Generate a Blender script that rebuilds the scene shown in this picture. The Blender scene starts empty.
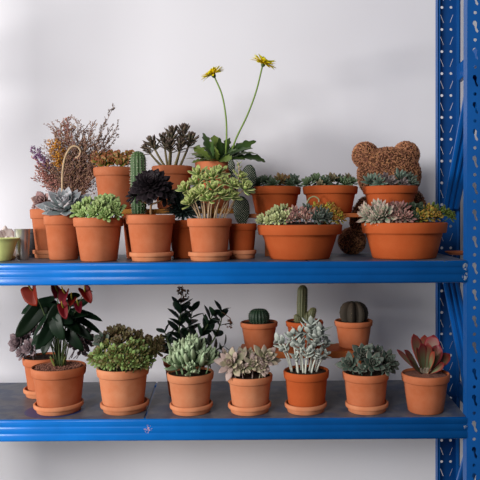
import bpy, bmesh, math, random
from mathutils import Vector, Matrix, noise
from mathutils.geometry import tessellate_polygon
R = math.radians
S = bpy.context.scene
COL = S.collection
rng = random.Random(7)
U = rng.uniform

# ------------------------------------------------------------------ camera
F_PX, XC, D0, CAM_Z, PITCH, ROLL = 660.0, 300.0, 1.98, 1.25, math.atan(22/660), R(0.38)
cam_d = bpy.data.cameras.new('camera'); cam = bpy.data.objects.new('camera', cam_d); COL.objects.link(cam)
cam_d.sensor_width = 36; cam_d.lens = F_PX/480*36
cam_d.shift_x = (240-XC)/480
cam.location = (0, -D0, CAM_Z)
CAM_M = Matrix.Rotation(math.pi/2-PITCH, 3, 'X') @ Matrix.Rotation(-ROLL, 3, 'Z')
cam.rotation_euler = CAM_M.to_euler()
S.camera = cam

def at(px, py, Y):
    """the place on the vertical plane at depth Y which the photograph shows at px, py"""
    d = CAM_M @ Vector(((px-XC)/F_PX, (240-py)/F_PX, -1))
    t = (Y+D0)/d.y
    return Vector((d.x*t, Y, CAM_Z+d.z*t))

# ------------------------------------------------------------------ light
W = bpy.data.worlds.new('room_daylight'); S.world = W; W.use_nodes = True
bg = W.node_tree.nodes['Background']; bg.inputs[0].default_value = (0.86, 0.90, 1.0, 1); bg.inputs[1].default_value = 0.14
def area_light(name, loc, aim, sx, sy, power, col):
    d = bpy.data.lights.new(name, 'AREA'); d.shape = 'RECTANGLE'; d.size = sx; d.size_y = sy; d.energy = power; d.color = col
    o = bpy.data.objects.new(name, d); COL.objects.link(o); o.location = loc
    o.rotation_euler = (Vector(aim)-o.location).to_track_quat('-Z', 'Y').to_euler(); return o
area_light('side_window_light', (-4.3, -2.1, 1.25), (-0.25, 0.3, 1.3), 0.9, 0.9, 190, (1.0, 0.97, 0.93))
area_light('front_fill_light', (-1.6, -3.4, 2.5), (-0.1, 0.3, 1.2), 2.0, 1.3, 112, (1.0, 0.98, 0.97))  # added soft fill from above and in front, brightens pot fronts and beams
S.view_settings.view_transform = 'Standard'; S.view_settings.look = 'None'
S.view_settings.exposure = 0.0; S.view_settings.gamma = 1; S.view_settings.use_curve_mapping = False

# ------------------------------------------------------------------ materials
def lin(c):
    return tuple(((v/255)/12.92 if v/255 <= .04045 else ((v/255+.055)/1.055)**2.4) for v in c)+(1,)
MATS = {}
class NT:
    def __init__(s, name, rough=.6, spec=.3):
        s.m = bpy.data.materials.new(name); s.m.use_nodes = True; s.t = s.m.node_tree
        s.b = s.t.nodes['Principled BSDF']; s.b.inputs['Roughness'].default_value = rough
        s.b.inputs['Specular IOR Level'].default_value = spec
    def n(s, typ, **kw):
        x = s.t.nodes.new(typ)
        for k, v in kw.items(): setattr(x, k, v)
        return x
    def l(s, a, b): s.t.links.new(a, b)
    def attr(s, name):
        x = s.n('ShaderNodeAttribute', attribute_name=name); return x.outputs['Fac']
    def obj(s): return s.n('ShaderNodeTexCoord').outputs['Object']
    def noise(s, vec, scale, detail=4, rough=.55):
        x = s.n('ShaderNodeTexNoise'); x.inputs['Scale'].default_value = scale; x.inputs['Detail'].default_value = detail
        x.inputs['Roughness'].default_value = rough
        if vec is not None: s.l(vec, x.inputs['Vector'])
        return x.outputs['Fac']
    def ramp(s, fac, stops):
        x = s.n('ShaderNodeValToRGB'); e = x.color_ramp.elements
        while len(e) < len(stops): e.new(.5)
        for el, (p, c) in zip(e, stops): el.position = p; el.color = c
        s.l(fac, x.inputs[0]); return x.outputs[0]
    def mix(s, fac, a, b, mode='MIX'):
        x = s.n('ShaderNodeMix', data_type='RGBA', blend_type=mode)
        for sock, v in ((x.inputs[0], fac), (x.inputs[6], a), (x.inputs[7], b)):
            if hasattr(v, 'is_output'): s.l(v, sock)
            else: sock.default_value = v
        return x.outputs[2]
    def math(s, op, a, b=0.0):
        x = s.n('ShaderNodeMath', operation=op)
        for sock, v in ((x.inputs[0], a), (x.inputs[1], b)):
            if hasattr(v, 'is_output'): s.l(v, sock)
            else: sock.default_value = v
        return x.outputs[0]
    def bump(s, h, strength=.3, dist=.002):
        x = s.n('ShaderNodeBump'); x.inputs['Strength'].default_value = strength; x.inputs['Distance'].default_value = dist
        s.l(h, x.inputs['Height']); s.l(x.outputs[0], s.b.inputs['Normal'])
    def done(s, col):
        if hasattr(col, 'is_output'): s.l(col, s.b.inputs['Base Color'])
        else: s.b.inputs['Base Color'].default_value = col
        return s.m

def plain(name, c, rough=.6, spec=.3, metal=0, var=.12, scale=60, bump=0):
    key = ('plain', name)
    if key in MATS: return MATS[key]
    k = NT(name, rough, spec); k.b.inputs['Metallic'].default_value = metal
    nz = k.noise(k.obj(), scale)
    a = lin(c); lo_ = tuple(v*(1-var) for v in a[:3])+(1,); hi = tuple(min(1, v*(1+var)) for v in a[:3])+(1,)
    if bump: k.bump(nz, bump, .003)
    MATS[key] = k.done(k.ramp(nz, [(.3, lo_), (.7, hi)])); return MATS[key]

def terracotta(name, c, pale):
    """fired clay: faint throwing rings and a whitish bloom in blotches"""
    k = NT(name, .82, .25); o = k.obj()
    big = k.noise(o, 14, 5, .6); fine = k.noise(o, 220, 2)
    wv = k.n('ShaderNodeTexWave', wave_type='BANDS', bands_direction='Z'); wv.inputs['Scale'].default_value = 60
    wv.inputs['Distortion'].default_value = 1.5; k.l(o, wv.inputs[0])
    base = k.ramp(big, [(.35, lin(c)), (.75, lin(pale))])
    oi = k.n('ShaderNodeObjectInfo').outputs['Random']
    hs = k.n('ShaderNodeHueSaturation'); k.l(base, hs.inputs['Color'])
    k.l(k.math('MULTIPLY_ADD', oi, .16), hs.inputs['Value'])
    k.t.nodes[-1].inputs[2].default_value = .92
    k.bump(k.math('ADD', k.math('MULTIPLY', wv.outputs[1], .35), fine), .12, .002)
    return k.done(hs.outputs[0])
CLAY = terracotta('terracotta', (168, 90, 53), (182, 110, 76))
CLAY_PALE = terracotta('pale_terracotta', (186, 112, 74), (198, 134, 98))
CLAY_DEEP = terracotta('deep_terracotta', (160, 70, 26), (168, 80, 36))

def leafmat(name, base, tip, edge=None, rnd=.18, tippos=(.55, 1.0), rough=.5, bloom=None, alt=None, spec=.3, edgepos=(.8, .98)):
    """skin colour runs along the leaf from base to tip, a margin colour at the rim, a tint of its own for each leaf"""
    key = ('leaf', name); g = lambda c: tuple(v*.86 for v in c)
    base, tip, edge, alt = g(base), g(tip), edge and g(edge), alt and g(alt)
    if key in MATS: return MATS[key]
    k = NT(name, rough, spec); al = k.attr('along'); r = k.attr('rnd')
    col = k.ramp(al, [(tippos[0], lin(base)), (tippos[1], lin(tip))])
    if alt: col = k.mix(k.ramp(r, [(.45, (0,0,0,1)), (.7, (1,1,1,1))]), col, lin(alt))
    if edge:
        col = k.mix(k.ramp(k.attr('edge'), [(edgepos[0], (0,0,0,1)), (edgepos[1], (1,1,1,1))]), col, lin(edge))
    hs = k.n('ShaderNodeHueSaturation'); k.l(col, hs.inputs['Color'])
    k.l(k.math('ADD', k.math('MULTIPLY', r, 2*rnd), 1-rnd), hs.inputs['Value'])
    k.l(k.math('ADD', k.math('MULTIPLY', r, .03), .485), hs.inputs['Hue'])
    MATS[key] = k.done(hs.outputs[0]); return MATS[key]

def wall_material():
    k = NT('white_wall_paint', .9, .15); o = k.obj()
    a = k.noise(o, 1.3, 3); b = k.noise(o, 90, 3)
    k.bump(b, .08, .002)
    return k.done(k.ramp(a, [(.3, lin((216, 214, 219))), (.7, lin((222, 221, 226)))]))
def paint_blue(name, c, rough, chips=()):
    k = NT(name, rough, .25); o = k.obj()
    col = k.ramp(k.noise(o, 9, 4), [(.3, lin(c)), (.75, lin(tuple(min(255, v*1.08+3) for v in c)))])
    for (p, rad, cc, cut) in chips:
        d = k.n('ShaderNodeVectorMath', operation='DISTANCE'); k.l(k.n('ShaderNodeNewGeometry').outputs['Position'], d.inputs[0])
        d.inputs[1].default_value = p
        m = k.math('MULTIPLY', k.math('LESS_THAN', d.outputs['Value'], rad), k.math('GREATER_THAN', k.noise(o, 160, 3, .7), cut))
        col = k.mix(m, col, lin(cc))
    return k.done(col)
Z_UP = at(240, 262, 0).z; Z_LOW = at(240, 418.6, 0).z
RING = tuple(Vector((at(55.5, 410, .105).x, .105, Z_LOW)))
def deck_material():
    k = NT('worn_grey_deck', .42, .35); o = k.obj()
    mp = k.n('ShaderNodeMapping'); mp.inputs['Scale'].default_value = (1, 1.35, 1); k.l(o, mp.inputs[0])
    wp = k.n('ShaderNodeTexNoise'); wp.inputs['Scale'].default_value = 5; k.l(mp.outputs[0], wp.inputs[0])
    vm = k.n('ShaderNodeVectorMath', operation='MULTIPLY_ADD'); k.l(wp.outputs['Color'], vm.inputs[0])
    vm.inputs[1].default_value = (.09, .09, .0); k.l(mp.outputs[0], vm.inputs[2])
    v = k.n('ShaderNodeTexVoronoi', voronoi_dimensions='2D'); v.inputs['Scale'].default_value = 6.2; v.inputs['Randomness'].default_value = .7
    k.l(vm.outputs[0], v.inputs[0])
    pad = k.ramp(v.outputs['Distance'], [(.36, (1,1,1,1)), (.42, (0,0,0,1))])
    col = k.mix(pad, lin((88, 91, 100)), lin((68, 78, 100)))
    n2 = k.noise(o, 22, 5, .65)
    col = k.mix(k.ramp(n2, [(.45, (0,0,0,1)), (.75, (1,1,1,1))]), col, lin((112, 113, 117)))
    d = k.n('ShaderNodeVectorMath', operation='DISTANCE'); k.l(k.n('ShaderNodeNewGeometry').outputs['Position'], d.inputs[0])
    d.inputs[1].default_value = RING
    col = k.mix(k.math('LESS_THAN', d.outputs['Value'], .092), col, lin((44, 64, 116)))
    return k.done(col)

WALLM = wall_material(); DECK = deck_material()
BLUE = paint_blue('blue_rack_paint', (6, 76, 146), .32)
BLUEP = paint_blue('blue_post_paint', (8, 74, 140), .4)
SOILM = plain('dark_soil', (58, 44, 36), .95, .1, var=.5, scale=300, bump=.8)
GRAVM = plain('reddish_clay_granules', (132, 90, 76), .9, .15, var=.5, scale=420)
WOODY = plain('honey_wood', (196, 128, 44), .6, .3, var=.2, scale=25)
WOODO = plain('orange_brown_wood', (168, 88, 38), .6, .3, var=.25, scale=25)
BARK = plain('brown_bark', (120, 92, 70), .8, .2, var=.25, scale=150)
PALESTEM = plain('pale_tan_stem', (172, 146, 116), .7, .2, var=.2, scale=150)
GREENSTEM = plain('green_stem', (110, 136, 52), .5, .3, var=.12, scale=80)
DARKSTEM = plain('dark_green_stem', (70, 84, 48), .6, .3, var=.2, scale=80)
SILVERSTEM = plain('silvery_stem', (190, 192, 180), .8, .2, var=.15, scale=120)
SPINE = plain('pale_spine', (214, 208, 190), .7, .2, var=.1)

# ------------------------------------------------------------------ mesh helpers
class MB:
    def __init__(s): s.v = []; s.f = []; s.a = []; s.e = []; s.r = []
    def add(s, p, a=0., e=0., r=.5): s.v.append(tuple(p)); s.a.append(a); s.e.append(e); s.r.append(r); return len(s.v)-1
    def ring(s, i0, j0, m, closed=True):
        for k in range(m if closed else m-1):
            k2 = (k+1) % m; s.f.append((i0+k, i0+k2, j0+k2, j0+k))
    def build(s, name, mat, parent=None, smooth=True, loc=None):
        me = bpy.data.meshes.new(name); me.from_pydata(s.v, [], s.f)
        for nm, dat in (('along', s.a), ('edge', s.e), ('rnd', s.r)):
            at_ = me.attributes.new(nm, 'FLOAT', 'POINT'); at_.data.foreach_set('value', dat)
        if smooth: me.polygons.foreach_set('use_smooth', [True]*len(me.polygons))
        bm = bmesh.new(); bm.from_mesh(me); bmesh.ops.recalc_face_normals(bm, faces=bm.faces); bm.to_mesh(me); bm.free()
        me.materials.append(mat); me.update()
        o = bpy.data.objects.new(name, me); COL.objects.link(o)
        if parent: o.parent = parent
        if loc is not None: o.location = loc
        return o

def lathe(mb, prof, n=48, c=(0,0,0), wob=0):
    c = Vector(c); rows = []
    for (r, z) in prof:
        i0 = len(mb.v)
        if r < 1e-6: mb.add(c+Vector((0,0,z))); rows.append((i0, 1)); continue
        for k in range(n):
            t = 2*math.pi*k/n; rr = r*(1+wob*math.sin(3*t+1)); mb.add(c+Vector((rr*math.cos(t), rr*math.sin(t), z)))
        rows.append((i0, n))
    for (a, na), (b, nb) in zip(rows, rows[1:]):
        if na == nb: mb.ring(a, b, n)
        elif na == 1: mb.f += [(a, b+k, b+(k+1) % n) for k in range(n)]
        else: mb.f += [(a+k, a+(k+1) % n, b) for k in range(n)]

def tube(mb, pts, rad, m=6, r=None, cap=True):
    pts = [Vector(p) for p in pts]; n = len(pts); rv = U(0, 1) if r is None else r
    rads = rad if isinstance(rad, (list, tuple)) else [rad]*n
    prev = None; rows = []
    for i, p in enumerate(pts):
        d = (pts[min(i+1, n-1)]-pts[max(i-1, 0)])
        if d.length < 1e-9: d = Vector((0,0,1))
        d.normalize()
        if prev is None:
            q = d.orthogonal().normalized()
        else:
            q = prev-d*prev.dot(d)
            q = q.normalized() if q.length > 1e-6 else d.orthogonal().normalized()
        prev = q; b = d.cross(q); i0 = len(mb.v); rows.append(i0)
        for k in range(m):
            t = 2*math.pi*k/m; mb.add(p+(q*math.cos(t)+b*math.sin(t))*rads[i], i/(n-1), .0, rv)
    for a, b in zip(rows, rows[1:]): mb.ring(a, b, m)
    if cap:
        mb.f.append(tuple(rows[0]+k for k in range(m))[::-1]); mb.f.append(tuple(rows[-1]+k for k in range(m)))

def bez(p0, p1, p2, n=8):
    p0, p1, p2 = Vector(p0), Vector(p1), Vector(p2)
    return [p0*(1-t)**2+p1*2*t*(1-t)+p2*t*t for t in [i/(n-1) for i in range(n)]]
def spline(pts, n=6):
    pts = [Vector(p) for p in pts]; out = []
    P = [pts[0]*2-pts[1]]+pts+[pts[-1]*2-pts[-2]]
    for i in range(1, len(P)-2):
        a, b, c, d = P[i-1:i+3]
        for j in range(n):
            t = j/n
            out.append(.5*((2*b)+(c-a)*t+(2*a-5*b+4*c-d)*t*t+(3*b-a-3*c+d)*t**3))
    out.append(pts[-1]); return out

SHAPES = {
 'spoon':  [(0,.28),(.2,.42),(.45,.8),(.68,1),(.85,.86),(.95,.5),(1,.06)],
 'point':  [(0,.42),(.25,.74),(.5,.98),(.66,1),(.82,.68),(.93,.28),(1,.02)],
 'lance':  [(0,.35),(.2,.8),(.4,1),(.65,.78),(.85,.38),(1,.02)],
 'finger': [(0,.6),(.2,.88),(.5,1),(.78,.97),(.92,.68),(1,.1)],
 'oval':   [(0,.12),(.15,.5),(.35,.92),(.55,1),(.75,.82),(.9,.46),(1,.05)],
 'needle': [(0,.9),(.3,1),(.7,.6),(1,.03)],
 'petal':  [(0,.45),(.3,.85),(.7,1),(.92,.75),(1,.2)],
}
def interp(tab, s):
    for (a, va), (b, vb) in zip(tab, tab[1:]):
        if s <= b: t = (s-a)/(b-a); t = t*t*(3-2*t)*.5+t*.5; return va+(vb-va)*t
    return tab[-1][1]
def leaf(mb, P, D, N, L, Wd, T, bend=0., shape='spoon', cup=0., segs=7, m=8, wave=None, twist=0, tipT=.45):
    P, D, N = Vector(P), Vector(D).normalized(), Vector(N)
    N = (N-D*N.dot(D)).normalized(); B = D.cross(N); tab = SHAPES[shape]; rv = U(0, 1)
    pos = P.copy(); rows = []; ds = 1/segs
    for i in range(segs+1):
        s = i/segs; a = bend*s; d = D*math.cos(a)+N*math.sin(a); nn = -D*math.sin(a)+N*math.cos(a)
        if i: pos = pos+d*(L*ds)
        w = interp(tab, s)*Wd*.5
        th = T*.5*min(1, interp(tab, s)*1.15)*(1-(1-tipT)*s)
        if wave: w *= 1+wave[0]*math.sin(s*wave[1]*2*math.pi+rv*6)
        bb = B
        if twist: bb = B*math.cos(twist*s)+nn*math.sin(twist*s); n2 = nn*math.cos(twist*s)-B*math.sin(twist*s)
        else: n2 = nn
        i0 = len(mb.v); rows.append(i0)
        for k in range(m):
            t = 2*math.pi*k/m; c, sn = math.cos(t), math.sin(t)
            mb.add(pos+bb*(c*w)+n2*(sn*th+cup*w*c*c), s, abs(c), rv)
    for a, b in zip(rows, rows[1:]): mb.ring(a, b, m)
    mb.f.append(tuple(rows[0]+k for k in range(m))[::-1]); mb.f.append(tuple(rows[-1]+k for k in range(m)))

def frame(axis):
    z = Vector(axis).normalized(); x = z.orthogonal().normalized(); return x, z.cross(x), z
def rosette(mb, C, axis, Rr, n=22, el=(12, 78), wid=.5, thick=.16, shape='spoon', bend=.35, inner=.35, cup=.15, segs=6, m=6, p=.8, rise=.22, jit=.08):
    C = Vector(C); x, y, z = frame(axis); rot = U(0, 6.28)
    for i in range(n):
        t = i/max(1, n-1); az = rot+i*2.39996; e = R(el[0]+(el[1]-el[0])*t**p+U(-5, 5))
        rad = x*math.cos(az)+y*math.sin(az); L = Rr*(1+(inner-1)*t)*U(1-jit, 1+jit)
        D = rad*math.cos(e)+z*math.sin(e); N = z*math.cos(e)-rad*math.sin(e)
        leaf(mb, C+rad*Rr*.05*(1-t)+z*Rr*rise*t, D, N, L, L*wid, L*thick, bend*U(.7, 1.3), shape, cup, segs, m)

def box(mb, a, b):
    i = len(mb.v); (x0, y0, z0), (x1, y1, z1) = a, b
    for p in ((x0,y0,z0),(x1,y0,z0),(x1,y1,z0),(x0,y1,z0),(x0,y0,z1),(x1,y0,z1),(x1,y1,z1),(x0,y1,z1)): mb.add(p)
    mb.f += [tuple(i+k for k in q) for q in ((3,2,1,0),(4,5,6,7),(0,1,5,4),(1,2,6,5),(2,3,7,6),(3,0,4,7))]
def bevel(o, w=.002, seg=2):
    b = o.modifiers.new('bevel', 'BEVEL'); b.width = w; b.segments = seg; b.limit_method = 'ANGLE'
    return o
def tag(o, label, cat, group=None, kind=None):
    if label: o['label'] = label
    if cat: o['category'] = cat
    if group: o['group'] = group
    if kind: o['kind'] = kind
    return o
def empty(name, loc, label, cat, group=None):
    o = bpy.data.objects.new(name, None); COL.objects.link(o); o.location = loc; o.empty_display_size = .03
    return tag(o, label, cat, group)

# ------------------------------------------------------------------ the setting
DEPTH, WALL_Y = .46, .70
mb = MB(); box(mb, (-5.2, WALL_Y, 0), (3.2, WALL_Y+.12, 2.9)); o = mb.build('wall_back', WALLM, smooth=False); o['kind'] = 'structure'
FLOORM = plain('grey_concrete', (112, 110, 108), .7, .2, var=.1, scale=6)
mb = MB(); box(mb, (-5.2, -5, -.1), (3.2, WALL_Y+.12, 0)); o = mb.build('floor', FLOORM, smooth=False); o['kind'] = 'structure'

# ------------------------------------------------------------------ the blue rack
XP = .502; PW = .080; XL = -1.72-PW
rack = empty('storage_rack', ((XP+XL)/2, .23, 0), 'blue perforated steel storage rack carrying two long shelves of potted plants', 'shelf rack')
def world_part(mb, name, mat, root, smooth=True, label=None):
    o = mb.build(name, mat, root, smooth); o.location = -Vector(root.location)
    if label: o['label'] = label
    return o
def web(mb, x0, y, z0, z1, thin, th=.0025):
    """perforated strip: two round holes and two keyhole slots in every 80 mm"""
    def circ(cx, cz, r, n=12): return [(cx+r*math.cos(2*math.pi*k/n), cz+r*math.sin(2*math.pi*k/n)) for k in range(n)]
    def slot(cx, cz, s):
        if thin: return [(cx-.006*s, cz+.015), (cx-.0045*s, cz+.016), (cx+.0065*s, cz-.013), (cx+.005*s, cz-.014)]
        return [(cx-.006*s, cz+.017), (cx+.001*s, cz+.019), (cx+.006*s, cz+.012), (cx+.0045*s, cz-.002), (cx+.010*s, cz-.012),
                (cx+.007*s, cz-.018), (cx+.0015*s, cz-.013), (cx-.002*s, cz+.001), (cx-.0075*s, cz+.009)]
    pitch = .08; z = z0
    while z < z1-.001:
        zz = min(z+pitch, z1)
        outer = [(0, 0), (PW, 0), (PW, zz-z), (0, zz-z)]
        loops = [outer]
        if zz-z > .07:
            loops += [circ(.0225, .016, .0052), circ(PW-.0245, .016, .0052), slot(.0225, .054, 1), slot(PW-.0225, .054, -1)]
        flat = [p for l in loops for p in l]
        tris = tessellate_polygon([[Vector((p[0], p[1], 0)) for p in l] for l in loops])
        i0 = len(mb.v)
        for p in flat: mb.add((x0+p[0], y-th/2, z+p[1]))
        for p in flat: mb.add((x0+p[0], y+th/2, z+p[1]))
        nf = len(flat)
        for t in tris: mb.f.append(tuple(i0+k for k in t)); mb.f.append(tuple(i0+nf+k for k in t[::-1]))
        off = 0
        for li, l in enumerate(loops):
            n = len(l)
            if li:
                for k in range(n): mb.f.append((i0+off+k, i0+off+(k+1) % n, i0+nf+off+(k+1) % n, i0+nf+off+k))
            off += n
        z = zz
def make_post(x0, front):
    mb = MB(); z1 = 2.3
    if front:
        web(mb, x0, .001, 0, z1, False); ya, yb = 0, .045
        box(mb, (x0-.001, ya, 0), (x0+.0025, yb, z1)); box(mb, (x0+PW-.0025, ya, 0), (x0+PW+.001, yb, z1))
        box(mb, (x0, yb-.003, 0), (x0+.012, yb, z1)); box(mb, (x0+PW-.012, yb-.003, 0), (x0+PW, yb, z1))
    else:
        web(mb, x0, DEPTH+.0, 0, z1, True); ya, yb = DEPTH-.04, DEPTH
        box(mb, (x0-.001, ya, 0), (x0+.0025, yb, z1)); box(mb, (x0+PW-.0025, ya, 0), (x0+PW+.001, yb, z1))
        box(mb, (x0, ya, 0), (x0+.008, ya+.003, z1)); box(mb, (x0+PW-.012, ya, 0), (x0+PW, ya+.003, z1))
    return world_part(mb, 'post', BLUEP, rack, smooth=False)
for x0 in (XP, XL):
    make_post(x0, True); make_post(x0, False)
chips = [((XP-.003, -.004, Z_UP-.018), .011, (220, 225, 232), .5), ((XP-.004, -.004, Z_UP-.048), .012, (220, 225, 232), .52),
         (tuple(at(148, 429, -.002)), .013, (196, 150, 150), .56), ((XP-.003, -.004, Z_LOW-.03), .008, (220, 225, 232), .55)]
BEAMM = paint_blue('blue_beam_paint', (4, 98, 178), .27, chips)
def make_beam(z, y, sgn, mat):
    """stepped box beam: three flat bands parted by two rounded grooves"""
    h = .067; prof = []
    zs = [(0, .006), (.002, .001), (.006, 0)]
    for g in (.021, .042):
        zs += [(g-.005, 0), (g-.0025, .0010), (g, .0015), (g+.0025, .0010), (g+.005, 0)]
    zs += [(h-.006, 0), (h-.002, .001), (h, .006)]
    prof = [(y+sgn*d, z-zz) for zz, d in zs]+[(y+sgn*.04, z-h), (y+sgn*.04, z)]
    mb = MB(); n = len(prof)
    for x in (XL+PW, XP):
        for p in prof: mb.add((x, p[0], p[1]))
    mb.ring(0, n, n); mb.f.append(tuple(range(n))); mb.f.append(tuple(range(n, 2*n))[::-1])
    return world_part(mb, 'beam', mat, rack, smooth=True)
for z in (Z_UP, Z_LOW):
    o = make_beam(z, -.002, 1, BEAMM)
    make_beam(z, DEPTH-.03, -1, BLUE)
    seam = at(150.5, 402, .2).x if z == Z_LOW else at(300, 258, .2).x
    sl = -.062
    for sd, (xa, xb) in enumerate(((XL+PW+.002, seam-.003), (seam+.003, XP-.001))):
        mb = MB(); box(mb, (xa, .004, z-.02), (xb, DEPTH-.0, z+.0005))
        mb.v = [(x+(sl*(y-.2)/DEPTH if abs(x-(xa if sd else xb)) < 1e-6 else 0), y, zz) for x, y, zz in mb.v]; bevel(world_part(mb, 'deck_panel', DECK, rack, smooth=False, label='grey worn deck panel'), .0015)
    mb = MB(); box(mb, (seam-.003, .006, z-.02), (seam+.003, DEPTH-.002, z-.003)); mb.v = [(x+sl*(y-.2)/DEPTH, y, zz) for x, y, zz in mb.v]; world_part(mb, 'deck_joint', BLUE, rack, smooth=False)
def brace(x0, ya, za, yb, zb, w=.056):
    """ribbed channel leaning between the front and the rear post"""
    mb = MB(); d = Vector((0, yb-ya, zb-za)).normalized(); nrm = Vector((0, d.z, -d.y))
    if nrm.y > 0: nrm = -nrm
    cs = [(0,0),(0,.010),(.005,.012),(.013,.012),(.016,.006),(.022,.006),(.025,.012),(.031,.012),(.034,.006),(.040,.006),(.043,.012),(.051,.012),(w,.010),(w,0)]
    for c in (Vector((x0, ya, za)), Vector((x0, yb, zb))):
        for (a, b) in cs: mb.add(c+Vector((a, 0, 0))+nrm*b)
    n = len(cs); mb.ring(0, n, n); mb.f.append(tuple(range(n))); mb.f.append(tuple(range(n, 2*n))[::-1])
    world_part(mb, 'brace', BLUE, rack, smooth=False)
zt = at(468, 71, .03).z; zl = at(443, 207, .40).z; zm = at(441, 283, .40).z; zb_ = at(460, 414, .05).z
for xb in (XP+.013, XL+.013):
    brace(xb, .048, zt, DEPTH-.064, zl)
    brace(xb, DEPTH-.064, zm, .048, zb_+.01)
    brace(xb, .048, Z_LOW-.09, DEPTH-.064, .12)
for xb in (XP+.074, XL-.012):
    for z in (at(462, 71, .4).z, Z_LOW-.03, .09, 2.25):
        mb = MB(); box(mb, (xb, .044, z-.030), (xb+.018, DEPTH-.004, z+.030)); bevel(world_part(mb, 'tie_bar', BLUE, rack, smooth=False), .003)

# ------------------------------------------------------------------ pots and saucers
def pot_profile(Ro, H, br, rf, th):
    """outer wall, stepped rim, inner wall down to the soil"""
    zr = H*(1-rf); rb = Ro*br; rr = rb+(Ro*.94-rb)*(1-rf)
    step = .0035
    return [(0, .0), (rb-.004, 0), (rb, .004), (rb+(rr-rb)*.5, zr*.5), (rr, zr-.002), (rr+.001, zr), (Ro*.965-.001, zr+.001), (Ro*.965+.0005, zr+step),
            (Ro*.985, zr+(H-zr)*.5), (Ro-.0005, H-.004), (Ro-.0025, H-.0008), (Ro-th*.5, H), (Ro-th+.0015, H-.001), (Ro-th, H-.004),
            (Ro*.94-th, zr), (rb-th+(rr-rb)*.3, H*.3), (0, H*.3)]
class Plant: pass
def potted(name, label, cat, pxl, pxr, py, Y, zb, mat=CLAY, br=.72, rf=.21, soil=SOILM, group=None, soild=.007):
    q = Plant(); pc = (pxl+pxr)/2; c = at(pc, py, Y); q.s = (D0+Y)/F_PX
    q.R = (pxr-pxl)/2*q.s; q.H = c.z-zb; q.root = empty(name, (c.x, Y, zb), label, cat, group); q.px = pc; q.py = py; q.Y = Y
    mb = MB(); lathe(mb, pot_profile(q.R, q.H, br, rf, .0075), 56)
    o = mb.build('pot', mat, q.root); o.data.set_sharp_from_angle(angle=R(50))
    mb = MB(); rs = q.R*.965-.0065; bw = name == 'succulent_bowl'; mound = .012 if bw else .005; soild = .004 if bw else soild; z = q.H-soild; n = 40; prof = [(rs, z-.006)]
    rows = 9
    lathe(mb, [(rs, z-.008)]+[(rs*(1-k/rows), z+mound*math.sin(1.57*k/rows)) for k in range(rows)]+[(0, z+mound)], n)
    mb.v = [(x, y, zz+(noise.noise(Vector((x, y, pc))*90)*.003 if math.hypot(x, y) < rs*.97 else 0)) for x, y, zz in mb.v]
    q.soil = mb.build('soil', soil, q.root)
    q.top = q.H-soild+.003
    return q
def L(q, px, py, dy=0.0):
    """a place on the plant, from the photograph, dy metres behind the pot's middle, in the pot's own frame"""
    return at(px, py, q.Y+dy)-Vector(q.root.location)
def saucer(label, pxl, pxr, Y, zd, h=.028, mat=CLAY_PALE):
    s = (D0+Y)/F_PX; r = (pxr-pxl)/2*s; c = at((pxl+pxr)/2, 260 if zd > 1 else 410, Y)
    mb = MB(); lathe(mb, [(0, 0), (r*.84, 0), (r*.875, .002), (r*.905, h*.45), (r*.915, h*.5), (r*.985, h*.54), (r, h*.62), (r, h*.93), (r-.002, h), (r*.93, h), (r*.915, h*.95), (r*.87, h*.25), (0, h*.25)], 56)
    o = mb.build('saucer', mat); o.location = (c.x, Y, zd); o.data.set_sharp_from_angle(angle=R(50))
    tag(o, label, 'saucer', 'terracotta saucers under pots'); return zd+h*.25
def cluster(q, items, mat, name='rosette', label=None, **kw):
    """items: (px, py, depth offset, radius in px, tilt towards the camera in degrees, tilt to the right)"""
    for it in items:
        px, py, dy, rp = it[:4]; tl = (it[4] if len(it) > 4 else 35)*.8+22; tr = it[5] if len(it) > 5 else (px-q.px)*1.1
        ax = Vector((math.sin(R(tr)), -math.sin(R(tl)), math.cos(R(tl))*math.cos(R(tr))))
        C = L(q, px, py, dy); Rr = rp*q.s*1.16; k = dict(kw); k['wid'] = k['wid']*1.25
        mb = MB(); rosette(mb, C-ax.normalized()*Rr*.25, ax, Rr, **k)
        foot = Vector((C.x*.75, C.y*.75, q.top-.004))
        a0 = C-ax.normalized()*Rr*.25
        if a0.z-foot.z > Rr*.15:
            tube(mb, bez(foot, Vector((foot.x*.4+a0.x*.6, foot.y*.4+a0.y*.6, (foot.z+a0.z)/2)), a0, 5), max(.0014, Rr*.05), 6)
        o = mb.build(name, mat, q.root)
        if label: o['label'] = label

# leaf skins
M_BLUEGREY = leafmat('blue_grey_leaf', (168, 184, 184), (182, 180, 186), (212, 190, 192), .14)
M_MAUVE = leafmat('mauve_leaf', (168, 132, 128), (178, 140, 136), (200, 160, 154), .18)
M_LIME = leafmat('fresh_green_leaf', (132, 164, 82), (172, 190, 124), None, .16)
M_REDGREEN = leafmat('green_leaf_with_rusty_tips', (120, 140, 60), (166, 74, 50), None, .3, (.5, 1))
M_BLACK = leafmat('black_leaf', (32, 26, 30), (36, 24, 30), None, .3, rough=.55, spec=.2)
M_BLACKC = leafmat('dark_leaf_green_heart', (92, 104, 52), (44, 34, 38), None, .2, (.2, .7))
M_JADE = leafmat('dull_green_brown_leaf', (84, 88, 66), (88, 66, 60), (128, 100, 84), .3, (.4, 1), edgepos=(.7, 1))
M_VARI = leafmat('green_leaf_with_cream_margin', (134, 166, 80), (190, 200, 116), (236, 230, 164), .18, (.5, 1), edgepos=(.72, .97))
M_GERB = leafmat('deep_green_leaf', (64, 96, 44), (84, 112, 48), None, .32, rough=.4, alt=(116, 130, 58))
M_YELLOW = leafmat('yellow_petal', (255, 224, 10), (255, 240, 30), None, .1, rough=.6)
M_CACT = leafmat('cactus_green', (70, 102, 58), (84, 112, 64), None, .1)
M_CACTD = leafmat('dark_cactus_green', (34, 58, 40), (42, 68, 46), None, .1)
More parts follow.
